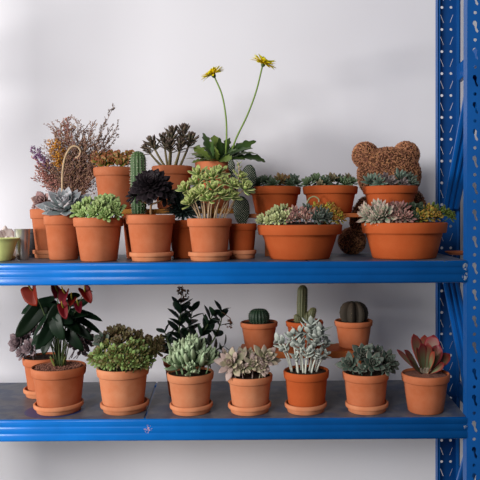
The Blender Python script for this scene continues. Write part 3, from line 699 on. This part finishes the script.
# ------------------------------------------------------------------ dried bouquet in a vase
Yv = .40; c = at(74, 212, Yv)
bq = empty('dried_bouquet', (c.x, Yv, Z_UP+E), 'large fan of dried brown, rose and orange flower sprays at the left back', 'dried flowers')
q = Plant(); q.root = bq; q.Y = Yv; q.s = (D0+Yv)/F_PX
hh = at(74, 206, Yv).z-Z_UP
lathe_obj('vase', [(0,0),(.03,0),(.034,.003),(.042,hh*.4),(.036,hh*.75),(.022,hh*.92),(.026,hh),(.022,hh),(.018,hh*.92),(.03,hh*.7),(.03,.02),(0,.02)], plain('grey_stoneware', (134, 128, 122), .5, .3), (0,0,0), parent=bq)
def spray(px, py, dy, mat, stem_mat, spread=9, nt=16, bud=.0042, name='flower_spray', start=.35, buds=4, upw=.8):
    mb = MB(); tw = MB(); p0 = Vector((U(-.008, .008), U(-.008, .008), hh*.85)); p2 = at(px, py, Yv+dy)-Vector(bq.location)
    p1 = Vector((p0.x*.5+p2.x*.42, p2.y*.4, p0.z*.45+p2.z*.55)); main = bez(p0, p1, p2, 14); tube(tw, main, [.0012-.0006*i/14 for i in range(14)], 4)
    for k in range(nt):
        t = start+(1-start)*(k+U(0, 1))/nt; i = min(12, int(t*13)); b = main[i].lerp(main[i+1], t*13-i); d = (main[i+1]-main[i]).normalized()
        side = Vector((U(-1, 1), U(-1, 1), U(-.3, .6))); ln = spread*q.s*U(.5, 1.1)*(1.15-.55*t); dd = (d*upw+side).normalized(); e = b+dd*ln
        md = (b+e)/2+Vector((U(-.003, .003), U(-.003, .003), .002)); tube(tw, [b, md, e], [.0006, .0005, .0004], 3, cap=False)
        for j in range(buds):
            s = .3+.7*(j+U(0, 1))/buds; pb = b.lerp(e, s)+Vector((U(-1, 1), U(-1, 1), U(-1, 1)))*.0025
            for _ in range(2):
                bd = (dd+Vector((U(-1, 1), U(-1, 1), U(-.4, 1)))*.9).normalized()
                leaf(mb, pb, bd, bd.orthogonal(), bud*U(.9, 1.7), bud*.62, bud*.5, .3, 'oval', 0, 3, 4)
    so = mb.build(name, mat, bq); tw.build('twig', stem_mat, so); return so
TWIG = plain('dry_twig', (140, 110, 92), .9, .1, var=.2)
for (px, py) in [(65, 121), (60, 128), (72, 130), (55, 138), (67, 137), (78, 136), (84, 128), (90, 133), (96, 140), (88, 145), (100, 150), (94, 158), (76, 148), (82, 156), (60, 150), (52, 158), (66, 160), (90, 168), (48, 168), (98, 166), (72, 168), (58, 172), (84, 174), (78, 122), (93, 125), (101, 143), (70, 144), (86, 150), (80, 164), (66, 176), (92, 176), (74, 180), (56, 126), (62, 134), (50, 146), (88, 138), (80, 142), (104, 150), (64, 152), (70, 152), (78, 170), (54, 166), (96, 150)]:
    spray(px+U(-1, 1), py, U(-.05, .06), M_DRYBUD, TWIG, spread=19, nt=30, buds=5, start=.28, bud=.0054)
for (px, py) in [(36, 160), (40, 172), (35, 178), (46, 180), (42, 165), (48, 186), (52, 178), (38, 168), (44, 174), (50, 170), (46, 160), (56, 184)]: spray(px, py, U(-.05, .03), M_DRYROSE, TWIG, 12, 22, .0056, start=.5)
for (px, py) in [(50, 142), (55, 146), (53, 152), (57, 158), (59, 143)]: spray(px, py, -.05, M_DRYORANGE, TWIG, 9, 20, .0056, start=.72)['label'] = 'orange dried flower spray'
for (px, py) in [(34, 148), (38, 153), (31, 152), (42, 157)]: spray(px, py, -.03, M_DRYPURPLE, TWIG, 7, 12, .0066, start=.7)['label'] = 'violet dried flower spray'
for (px, py) in [(67, 120), (64, 124), (58, 134), (69, 128)]: spray(px, py, -.02, M_DRYROSE, TWIG, 7, 14, .006, start=.75)
for (px, py) in [(114.5, 105), (118, 125), (117, 136), (110, 128), (104, 124), (108, 140)]: spray(px, py, U(-.01, .04), M_DRYGREY, TWIG, 9, 18, .0066, start=.42, upw=1.6, buds=3)['label'] = 'tall feathery grey-brown spray'

# ------------------------------------------------------------------ bear of brown fibre
FIB = leafmat('brown_coir_fibre', (186, 122, 84), (226, 162, 124), None, .4, (.0, 1), rough=.9, alt=(206, 140, 102))
FIBB = plain('dark_brown_coir', (84, 54, 38), .95, .1, var=.35, scale=120, bump=.8)
YB = .445; c = at(388, 200, YB)
bear = empty('teddy_bear', (c.x, .405, Z_UP+E), 'round-eared bear figure of curly brown fibre sitting behind the right pots', 'bear figure')
def blob(name, px, py, Y, rx, ry, rz, fib, ang=0, seed=0, absz=None):
    cc = at(px, py, Y)-Vector(bear.location); s = (D0+Y)/F_PX; rx *= s; rz *= s
    if absz is not None: cc.z = absz+rz
    bm = bmesh.new(); bmesh.ops.create_icosphere(bm, subdivisions=4, radius=1); rm = Matrix.Rotation(ang, 3, 'Y')
    for v in bm.verts:
        f = 1+.05*noise.noise(v.co*2.2+Vector((seed, 0, 0)))+.03*noise.noise(v.co*9)
        v.co = cc+rm @ Vector((v.co.x*rx*f, v.co.y*ry*f, v.co.z*rz*f))
    me = bpy.data.meshes.new(name); bm.to_mesh(me); bm.free(); me.polygons.foreach_set('use_smooth', [True]*len(me.polygons)); me.materials.append(FIBB)
    o = bpy.data.objects.new(name, me); COL.objects.link(o); o.parent = bear
    mb = MB()
    for _ in range(fib):
        d = Vector((rng.gauss(0, 1), rng.gauss(0, 1), rng.gauss(0, 1))).normalized()
        if d.y > .75: continue
        p = cc+rm @ Vector((d.x*rx, d.y*ry, d.z*rz)); nrm = (rm @ Vector((d.x/rx, d.y/ry, d.z/rz))).normalized()
        t = nrm.cross(Vector((U(-1, 1), U(-1, 1), U(-1, 1)))).normalized(); b = nrm.cross(t); ln = U(.006, .014)
        tube(mb, [p-nrm*.001, p+t*ln*.4+nrm*U(.002, .005), p+t*ln*.8+b*U(-.5, .5)*ln+nrm*U(.0, .004)], [.0011, .0014, .0009], 3, cap=False)
    f = mb.build('fur', FIB, o); f['kind'] = 'stuff'; return o
zf = 0
blob('head', 389, 175, YB+.02, 31, .098, 27, 4200, 0, 1)
blob('ear', 365.5, 155.5, YB+.0, 12.7, .036, 12.7, 1300, -.2, 2)
blob('ear', 406, 155, YB+.01, 12.7, .036, 12.7, 1300, .2, 3)
blob('muzzle', 386, 190, YB-.05, 12, .03, 10, 300, 0, 4)
blob('torso', 388, 222, .40, 25, .062, 26, 1200, 0, 5)
blob('arm', 362, 214, .375, 10, .035, 19, 500, .45, 6); blob('arm', 416, 205, .40, 9, .035, 17, 500, -.35, 7)
blob('leg', 352, 236, .385, 13, .048, 13.0, 900, 0, 8, absz=0); blob('leg', 412, 236, .385, 13, .048, 13, 300, 0, 9, absz=0)

# spare saucer at the right end
s = (D0+.30)/F_PX; c = at(459, 252, .30)
o = lathe_obj('saucer', [(0,0),(.030,0),(.046,.008),(.0475,.0105),(.046,.012),(.030,.004),(0,.0035)], CLAY, (c.x-.001, .30, Z_UP+E), 48)
tag(o, 'empty shallow terracotta saucer lying at the right end of the upper shelf', 'saucer')

# ------------------------------------------------------------------ lower shelf: back row
zs = saucer('terracotta saucer of the pot behind the red anthurium', 25, 64, .285, Z_LOW+E)
q = potted('potted_succulent', 'terracotta pot of dusky purple rosettes half hidden behind the red anthurium', 'potted plant', 23.5, 65, 356, .285, zs, CLAY, .74)
cluster(q, [(18, 342, -.03, 13, 60, -45), (26, 336, .0, 11, 50, -30), (30, 347, -.06, 9, 60, -20), (22, 352, -.05, 8, 60, -50), (33, 330, .02, 9, 30, -10)], M_PURPLE, n=24, el=(5, 80), wid=.5, thick=.2, shape='spoon', bend=.35)
cluster(q, [(80, 334, .0, 11, 50, 40), (87, 341, -.01, 9, 55, 50), (77, 344, -.02, 9, 55, 20), (83, 350, -.01, 7, 60, 40)], M_PURPLE, n=22, el=(5, 80), wid=.42, thick=.18, shape='spoon', bend=.35)
q = potted('potted_kalanchoe', 'pot of tall dark green leafy plant with withered brown flower heads', 'potted plant', 163, 207, 356.5, .275, Z_LOW+E, CLAY_DEEP, .74)
def leafy(path, n, ln, mat, wr=.6, rs=.0026, start=.12):
    st = MB(); sp = spline(path, 6); tube(st, sp, [rs*(1.25-.6*i/len(sp)) for i in range(len(sp))], 6); so = st.build('stem', DARKSTEM, q.root); mb = MB()
    for k in range(n):
        t = start+(1-start)*k/(n-1); i = min(len(sp)-2, int(t*(len(sp)-1))); p = sp[i].lerp(sp[i+1], t*(len(sp)-1)-i); d = (sp[i+1]-sp[i]).normalized()
        x, y, z = frame(d)
        for sgn in (0, math.pi):
            az = k*1.57+.4+sgn+U(-.25, .25); rad = x*math.cos(az)+y*math.sin(az); e = R(U(20, 50)); D = rad*math.cos(e)+z*math.sin(e)
            leaf(mb, p, D, z-rad*.3, 1.15*ln*U(.8, 1.15)*(1.05-.35*t), ln*wr*(1.05-.35*t), .0016, U(-.6, .2), 'oval', .2, 9, 8, (.06, 4))
    mb.build('foliage', mat, so); return so, sp[-1]
s1, t1 = leafy([L(q, 182, 358), L(q, 179, 340), L(q, 180, 320), L(q, 181, 303)], 9, .072, M_KALD)
s2, t2 = leafy([L(q, 186, 358), L(q, 198, 340, -.02), L(q, 207, 326, -.02), L(q, 212, 316, -.02)], 7, .064, M_KALD)
s3, t3 = leafy([L(q, 192, 358), L(q, 210, 345), L(q, 220, 325), L(q, 222, 312)], 6, .056, M_KALD)
s4, t4 = leafy([L(q, 178, 358), L(q, 170, 345), L(q, 165, 333)], 6, .06, M_KALD)
s5, t5 = leafy([L(q, 194, 358), L(q, 212, 352, -.02), L(q, 224, 346, -.02)], 5, .05, M_KALD)
s6, t6 = leafy([L(q, 184, 358, .02), L(q, 188, 335, .03), L(q, 192, 312, .04)], 7, .064, M_KALD)
def withered(path, root, n, rad):
    st = MB(); sp = spline(path, 5); tube(st, sp, .0014, 5); so = st.build('flower_stalk', BARK, root); mb = MB()
    for _ in range(n):
        d = Vector((U(-1, 1), U(-1, 1), U(-1, 1))).normalized(); p = sp[-1]+d*rad*U(.3, 1); tube(st, [sp[-1], p], .0008, 4)
        for _ in range(5): leaf(mb, p, d+Vector((U(-.8, .8), U(-.8, .8), U(-.8, .8))), d.orthogonal(), .009, .004, .002, .3, 'oval', 0, 4, 5)
    mb.build('flower_head', M_DRYBRON, so)
withered([t1, L(q, 181, 299), L(q, 182, 294)], s1, 34, .027)
withered([t3, L(q, 226, 315), L(q, 230.5, 319), L(q, 229.5, 324)], s3, 12, .012)
q = potted('potted_cactus', 'terracotta pot of a squat dark green barrel cactus on the lower plank', 'potted cactus', 240, 278, 321.5, .31, ZB3+E, CLAY, .74)
r = 10.6*q.s; hh = L(q, 259, 308.5).z-q.top; pr = [(r*.82, 0), (r*.97, hh*.2), (r, hh*.45), (r*.93, hh*.68), (r*.75, hh*.87), (r*.5, hh*.96), (r*.2, hh*.985), (.001, hh*.96)]
mb = MB(); ribbed(mb, pr, 18, .14, c=(0, 0, q.top)); mb.build('stem', M_CACTD, q.root)
mb = MB(); spines(mb, pr[:7], 18, .007, .004, .0005, c=(0, 0, q.top)); o = mb.build('spines', plain('grey_spine', (130, 132, 112), .7, .2), q.root); o['kind'] = 'stuff'
q = potted('potted_cactus', 'terracotta pot of an upright finger cactus with short offsets on the lower plank', 'potted cactus', 285.5, 323.5, 320.5, .31, ZB3+E, CLAY_DEEP, .74)
M_OLCAC = leafmat('olive_cactus_skin', (96, 100, 66), (112, 112, 78), None, .1)
for (px, py, rp, lean) in ((302, 285, 5.2, .03), (311.5, 307, 4.2, .28), (307, 311, 4.8, .05), (297, 313.5, 4, -.2)):
    b = Vector(((px-304.5)*q.s-lean*.03, U(-.012, .0), q.top-.003)); h_ = L(q, px, py).z-b.z; pr = colprof(rp*q.s, h_)
    mb = MB(); ribbed(mb, pr, 12, .1, c=b, lean=(lean, 0)); so = mb.build('stem', M_OLCAC, q.root)
    mb = MB(); spines(mb, pr, 12, .006, .0035, .00045, c=b, lean=(lean, 0)); o = mb.build('spines', plain('tan_spine', (176, 160, 116), .7, .2), so); o['kind'] = 'stuff'
q = potted('potted_cactus', 'terracotta pot of a brownish deeply ribbed ball cactus on the lower plank', 'potted cactus', 334, 373, 320, .31, ZB3+E, CLAY, .74)
r = 15*q.s; hh = L(q, 353.5, 301.5).z-q.top+.004; pr = [(r*.75, 0), (r*.95, hh*.2), (r, hh*.45), (r*.93, hh*.68), (r*.75, hh*.87), (r*.45, hh*.98), (r*.15, hh*.99), (.001, hh*.95)]
mb = MB(); ribbed(mb, pr, 7, .38, n=70, c=(0, 0, q.top-.004)); mb.build('stem', M_BROWNBALL, q.root)
mb = MB(); spines(mb, pr[:7], 7, .007, .003, .0006, c=(0, 0, q.top-.004), k_per=2); o = mb.build('areoles', plain('tan_wool', (130, 112, 84), .9, .1), q.root); o['kind'] = 'stuff'

# ------------------------------------------------------------------ lower shelf: front row
def heart(mb, P, D, N, Ln, wd, droop, cup):
    D, N = Vector(D).normalized(), Vector(N); N = (N-D*N.dot(D)).normalized(); B = D.cross(N); rv = U(0, 1); n = 36; rings = 6; th = .0010; rows = [[], []]
    for side in (0, 1):
        for k in range(rings+1):
            i0 = len(mb.v); rows[side].append(i0)
            for j in range(n):
                ph = -math.pi+2*math.pi*j/n; a = abs(ph); r_ = .40+.60*math.exp(-(a/.62)**1.5)+.10*math.exp(-((a-2.3)/.5)**2)
                r_ *= 1-.72*math.exp(-((math.pi-a)/.32)**2); f = max(.02, k/rings)
                x = r_*math.cos(ph)*f*Ln*.86; y = r_*math.sin(ph)*f*wd*1.15; z = cup*abs(y)-droop*x*abs(x)/Ln-.15*y*y/wd+(th if side else 0)
                mb.add(Vector(P)+D*x+B*y+N*z, max(0, math.cos(ph))*f, f, rv)
        for a, b in zip(rows[side], rows[side][1:]): mb.ring(a, b, n)
        mb.f.append(tuple(rows[side][0]+k for k in range(n)))
    mb.ring(rows[0][-1], rows[1][-1], n)
zs = saucer('terracotta saucer under the red anthurium pot', 35, 83, .098, Z_LOW+E)
q = potted('potted_anthurium', 'terracotta pot of anthurium with glossy dark leaves and red flowers', 'potted plant', 32, 85.5, 365.5, .098, zs, CLAY, .76, soil=GRAVM)
mb = MB()
for _ in range(650):
    a = U(0, 6.28); rr = math.sqrt(U(0, 1))*(q.R-.016); p = Vector((rr*math.cos(a), rr*math.sin(a), q.top+.002+U(-.001, .002))); b = U(.0018, .0032); i = len(mb.v)
    for d in ((1,0,0),(-1,0,0),(0,1,0),(0,-1,0),(0,0,1),(0,0,-1)): mb.add(p+Vector(d)*b*U(.7, 1.2))
    mb.f += [(i,i+2,i+4),(i+2,i+1,i+4),(i+1,i+3,i+4),(i+3,i,i+4),(i+2,i,i+5),(i+1,i+2,i+5),(i+3,i+1,i+5),(i,i+3,i+5)]
o = mb.build('granules', GRAVM, q.root); o['kind'] = 'stuff'
def anth(px, py, tx, ty, dy, dt, w, mat=M_ANTH, name='leaf', droop=.25, up=(0, -.6, .8), cup=.25):
    """petiole from the soil to (px, py); blade from there towards (tx, ty)"""
    st = MB(); foot = Vector(((px-58)*.12*q.s+U(-.008, .008), U(-.012, .012), q.top)); a = L(q, px, py, dy); b = L(q, tx, ty, dt)
    tube(st, bez(foot, Vector((foot.x*.6+a.x*.4, a.y*.4, foot.z*.3+a.z*.7)), a, 9), .0017, 6)
    so = st.build('leaf_stalk' if name == 'leaf' else 'flower_stalk', DARKSTEM, q.root); mb = MB()
    D = b-a; heart(mb, a, D, up, D.length/.86, w*q.s*1.15, droop, cup); mb.build(name, mat, so); return so, a, b
for args in [(36, 313, 16, 338, -.03, -.06, 15), (46, 304, 19, 308, .0, -.02, 14), (44, 322, 30, 341, -.05, -.07, 13), (50, 311, 40, 322, .02, .04, 15), (64, 318, 86, 310, -.02, -.03, 13), (74, 313, 100, 314, .0, -.01, 9), (66, 322, 82, 331, -.04, -.05, 12), (50, 328, 38, 350, -.05, -.08, 13), (56, 322, 60, 340, -.06, -.08, 14), (72, 325, 92, 338, .0, -.02, 10), (76, 318, 103, 331, .03, .03, 8), (46, 335, 30, 344, -.03, -.04, 11), (64, 308, 72, 300, .02, .02, 12), (76, 306, 88, 300, .0, .0, 10), (54, 308, 44, 298, .03, .03, 12), (70, 334, 80, 350, -.02, -.04, 11), (70, 298, 80, 294, .0, .01, 10), (58, 312, 48, 326, -.05, -.07, 14), (52, 316, 40, 304, .0, .0, 13), (60, 316, 72, 322, -.05, -.06, 12), (48, 340, 42, 354, -.05, -.07, 10)]:
    anth(*args, droop=U(.15, .5), up=(U(-.8, .8), -.5, .75))
SPADM = leafmat('yellow_green_spadix', (150, 140, 48), (166, 120, 40), None, .1)
for (px, py, tx, ty, w, dy, up) in [(33, 291, 36, 306, 22, -.05, (-.45, -.7, .6)), (58, 292, 52, 283, 12, .0, (-.2, -.7, .7)), (66, 294, 63, 305, 14, -.03, (-.3, -.8, .5)), (85, 292, 91, 303, 13, -.03, (.3, -.9, .5)), (64, 308, 66, 319, 12, -.06, (0, -.9, .4)), (79, 306, 80, 313, 10, -.03, (0, -.8, .5)), (72, 300, 70, 306, 10, -.02, (.2, -.8, .5)), (88, 290, 84, 286, 9, .01, (.2, -.6, .8))]:
    so, a, b = anth(px, py, tx, ty, dy, dy-.02, w*.72, M_RED, 'spathe', .1, up, .75)
    mb = MB(); up = Vector(up).normalized(); tube(mb, bez(a+up*.001, a+up*.016+Vector((0, -.004, .004)), a+up*.022+Vector((.002, -.006, .016)), 6), [.0022, .0027, .0026, .0023, .0018, .0008], 7); mb.build('spadix', SPADM, so)
mb = MB()
for k in range(10):
    a = U(0, 6.28); b = Vector((.012*math.cos(a), .012*math.sin(a), q.top)); leaf(mb, b, (math.cos(a)*.4, math.sin(a)*.4, 1), (0, -1, 0), .04, .006, .003, .1, 'lance')
mb.build('shoots', leafmat('young_shoot', (120, 124, 60), (104, 116, 52), None, .2), q.root)
# bushy mixed
zs = saucer('terracotta saucer under the bushy small-leaved green plant', 101, 149, .098, Z_LOW+E)
q = potted('potted_succulent', 'terracotta pot of bushy small-leaved green and bronze rosettes near the deck joint', 'potted plant', 97, 149, 366, .098, zs, CLAY_PALE, .76)
cluster(q, [(93, 357, -.02, 8), (100, 352, -.05, 9), (108, 359, -.07, 9, 55), (115, 352, -.08, 9, 50), (122, 360, -.09, 8, 60), (125, 350, -.07, 9), (132, 357, -.08, 9, 55), (141, 352, -.05, 9), (147, 358, -.03, 9), (108, 345, -.03, 9), (140, 345, -.02, 8), (100, 361, -.05, 7, 60), (131, 345, -.05, 8), (150, 351, -.01, 7), (104, 364, -.07, 6, 60), (126, 365, -.095, 6, 60), (112, 365, -.09, 6, 60), (136, 364, -.085, 6, 60), (145, 363, -.06, 7, 60), (97, 362, -.04, 7, 60), (115, 361, -.08, 7, 60), (139, 361, -.07, 7, 60)], M_BUSHY, n=30, el=(-5, 82), wid=.34, thick=.2, shape='spoon', bend=.4)
cluster(q, [(105, 338, .0, 9), (114, 334, .01, 9), (122, 332, .02, 9), (119, 342, -.04, 9), (128, 337, .0, 9), (137, 337, .02, 9), (146, 342, .01, 9), (154, 344, .0, 9), (160, 341, .0, 7), (158, 350, -.01, 8), (111, 330, .04, 6), (120, 329, .04, 7)], M_BUSHYD, label='bronze-tinted rosette', n=28, el=(-5, 82), wid=.33, thick=.18, shape='spoon', bend=.4)
cluster(q, [(101, 341, -.01, 11, 50, -30)], M_SLATE, label='blue-green rosette at the back', n=22, el=(5, 80), wid=.46, thick=.18, shape='spoon', bend=.4)
# finger plant
zs = saucer('pale terracotta saucer under the pale green finger-leaved plant', 170, 213, .08, Z_LOW+E)
q = potted('potted_succulent', 'terracotta pot of pale green upcurved finger-shaped leaves before the dark leafy plant', 'potted plant', 167, 214, 371.5, .08, zs, CLAY_PALE, .76)
cluster(q, [(190, 358, -.03, 24, 20, 0), (180, 362, -.03, 18, 20, -14), (201, 361, -.02, 19, 20, 14), (193, 350, .02, 20, 0, 4)], M_FINGER, n=24, el=(6, 84), wid=.165, thick=.2, shape='finger', bend=1.15, inner=.75, cup=.1, m=8, p=.8, rise=.3)
cluster(q, [(211, 357, -.01, 13, 20, 14), (173, 362, -.03, 12, 30, -20), (190, 369, -.065, 12, 40, 0), (178, 351, .02, 14, 5, -10)], M_FINGER, n=18, el=(6, 84), wid=.20, thick=.23, shape='finger', bend=1.1, inner=.7, cup=.1, p=.8, m=8)
# ghost plant
zs = saucer('pale terracotta saucer under the greyish-pink rosette plant', 228, 271.5, .078, Z_LOW+E)
q = potted('potted_succulent', 'pale terracotta pot of three greyish-pink rosettes, below the barrel cactus', 'potted plant', 227, 273, 374, .078, zs, CLAY_PALE, .77)
cluster(q, [(231, 363, -.05, 16, 55, -14), (266, 358, -.03, 15, 40, 22)], M_GHOST, n=28, el=(-4, 80), wid=.34, thick=.17, shape='point', bend=.35, inner=.4, m=8)
cluster(q, [(243, 358, .0, 13, 35, -4), (253, 364, -.05, 11, 45, 5), (249, 355, .02, 9, 30, 10), (226, 357, .01, 11, 40, -35), (241, 368, -.06, 9, 55, -10), (262, 367, -.05, 9, 50, 12)], M_GHOST, n=22, el=(2, 80), wid=.36, thick=.16, shape='point', bend=.35)
# silver
zs = saucer('terracotta saucer under the silver-white branching plant', 284.5, 327, .078, Z_LOW+E)
q = potted('potted_succulent', 'orange terracotta pot of silvery white oval-leaved stems in the front row', 'potted plant', 283, 329.5, 369.5, .078, zs, CLAY_DEEP, .77)
for (px, py, bx, dy, n, rp) in [(278, 342, 291, -.01, 3, 9), (283, 343, 292, -.02, 3, 9), (292, 336, 297, -.02, 5, 10), (299, 333, 301, .0, 6, 10), (300, 344, 303, -.05, 4, 9), (311, 325, 305, .0, 6, 12), (321, 330, 309, -.01, 6, 11), (316, 337, 310, -.03, 5, 10), (327, 342, 315, .01, 4, 9), (308, 352, 305, -.06, 5, 7), (318, 354, 311, -.05, 5, 7), (326, 354, 316, -.02, 5, 7), (296, 356, 298, -.05, 4, 6)]:
    st = MB(); foot = Vector(((bx-306)*q.s, dy*.6, q.top-.003)); tip = L(q, px, py, dy); sp = bez(foot, Vector((foot.x*.7+tip.x*.3, (foot.y+tip.y)/2, foot.z*.4+tip.z*.6)), tip, 10); tube(st, sp, [.0034-.001*i/10 for i in range(10)], 6); so = st.build('stem', SILVERSTEM, q.root); mb = MB()
    for k in range(n):
        t = .64+.34*k/(n-1); i = min(8, int(t*9)); p = sp[i].lerp(sp[i+1], t*9-i); d = (sp[i+1]-sp[i]).normalized(); x, y, z = frame(d)
        for sg in (0, math.pi):
            az = k*1.57+sg+U(-.3, .3)+.5; rad = x*math.cos(az)+y*math.sin(az); e = R(U(15, 50)); D = rad*math.cos(e)+z*math.sin(e); ln = 1.2*rp*q.s*U(.8, 1.1)*(.75+.25*t)
            leaf(mb, p, D, z-rad*.3, ln, ln*.6, ln*.22, .2, 'oval', .05, 6, 8)
    leaf(mb, tip, (U(-.3, .3), -.3, 1), (0, -1, .3), rp*q.s*.9, rp*q.s*.42, .003, .1, 'oval', .05, 6, 8)
    mb.build('foliage', M_SILVER, so)
# slate rosettes
zs = saucer('terracotta saucer under the dense slate green rosettes', 345, 388.5, .078, Z_LOW+E)
q = potted('potted_succulent', 'terracotta pot of dense slate green rosettes in front of the brown ball cactus', 'potted plant', 342, 389.5, 371, .078, zs, CLAY, .78)
cluster(q, [(364, 355, -.01, 15, 40, 0), (373, 364, -.055, 13, 45, 6), (350, 364, -.03, 13, 45, -22), (387, 361, -.01, 13, 40, 25)], M_SLATE, n=28, el=(4, 80), wid=.40, thick=.12, shape='point', bend=.4, inner=.3, cup=.25, rise=.3)
cluster(q, [(361, 369, -.06, 6, 55, -10), (386, 369, -.05, 7, 60, 20), (394, 366, -.01, 7, 50, 40), (378, 351, .03, 8, 25, 20)], M_SLATE, n=20, el=(4, 78), wid=.40, thick=.13, shape='point', bend=.4, inner=.35, cup=.2)
# paddle plant
q = potted('potted_succulent', 'terracotta pot without saucer holding red paddle-shaped leaves beside the blue post', 'potted plant', 401, 450, 372.5, .068, Z_LOW+E, CLAY, .73, soil=GRAVM)
for (tx, ty, dy, w, bx) in [(412, 335, .03, 14, 424), (434, 336, .04, 17, 427), (428, 343, -.01, 11, 426), (420, 343, -.02, 12, 424), (441, 346, -.01, 16, 428), (403, 351, -.02, 11, 422), (450, 355, .01, 14, 429), (396, 351, .02, 8, 421), (414, 348, -.04, 10, 423), (408, 362, -.05, 8, 422), (445, 364, -.03, 9, 429), (424, 336, .05, 13, 425), (436, 352, -.05, 10, 427)]:
    a = L(q, bx, 373, dy*.1); a.z = q.top; b = L(q, tx, ty, dy); D = b-a; mb = MB(); inw = Vector((-(tx-426)*.03, -.6+dy*-6, .3))
    leaf(mb, a, D, inw, D.length*1.02, w*q.s, .0042, .12, 'spoon', .18, 12, 10); mb.build('leaf', M_PADDLE, q.root)
mb = MB()
for (tx, w) in ((416, 3), (434, 3), (424, 3), (429, 3)):
    a = L(q, 425, 374); a.z = q.top-.003; leaf(mb, a, L(q, tx, 364, -.03)-a, (0, -1, .4), .04, .012, .005, .2, 'spoon', .1)
mb.build('stem', leafmat('powdery_pale_stem', (196, 188, 168), (176, 160, 140), None, .1), q.root)
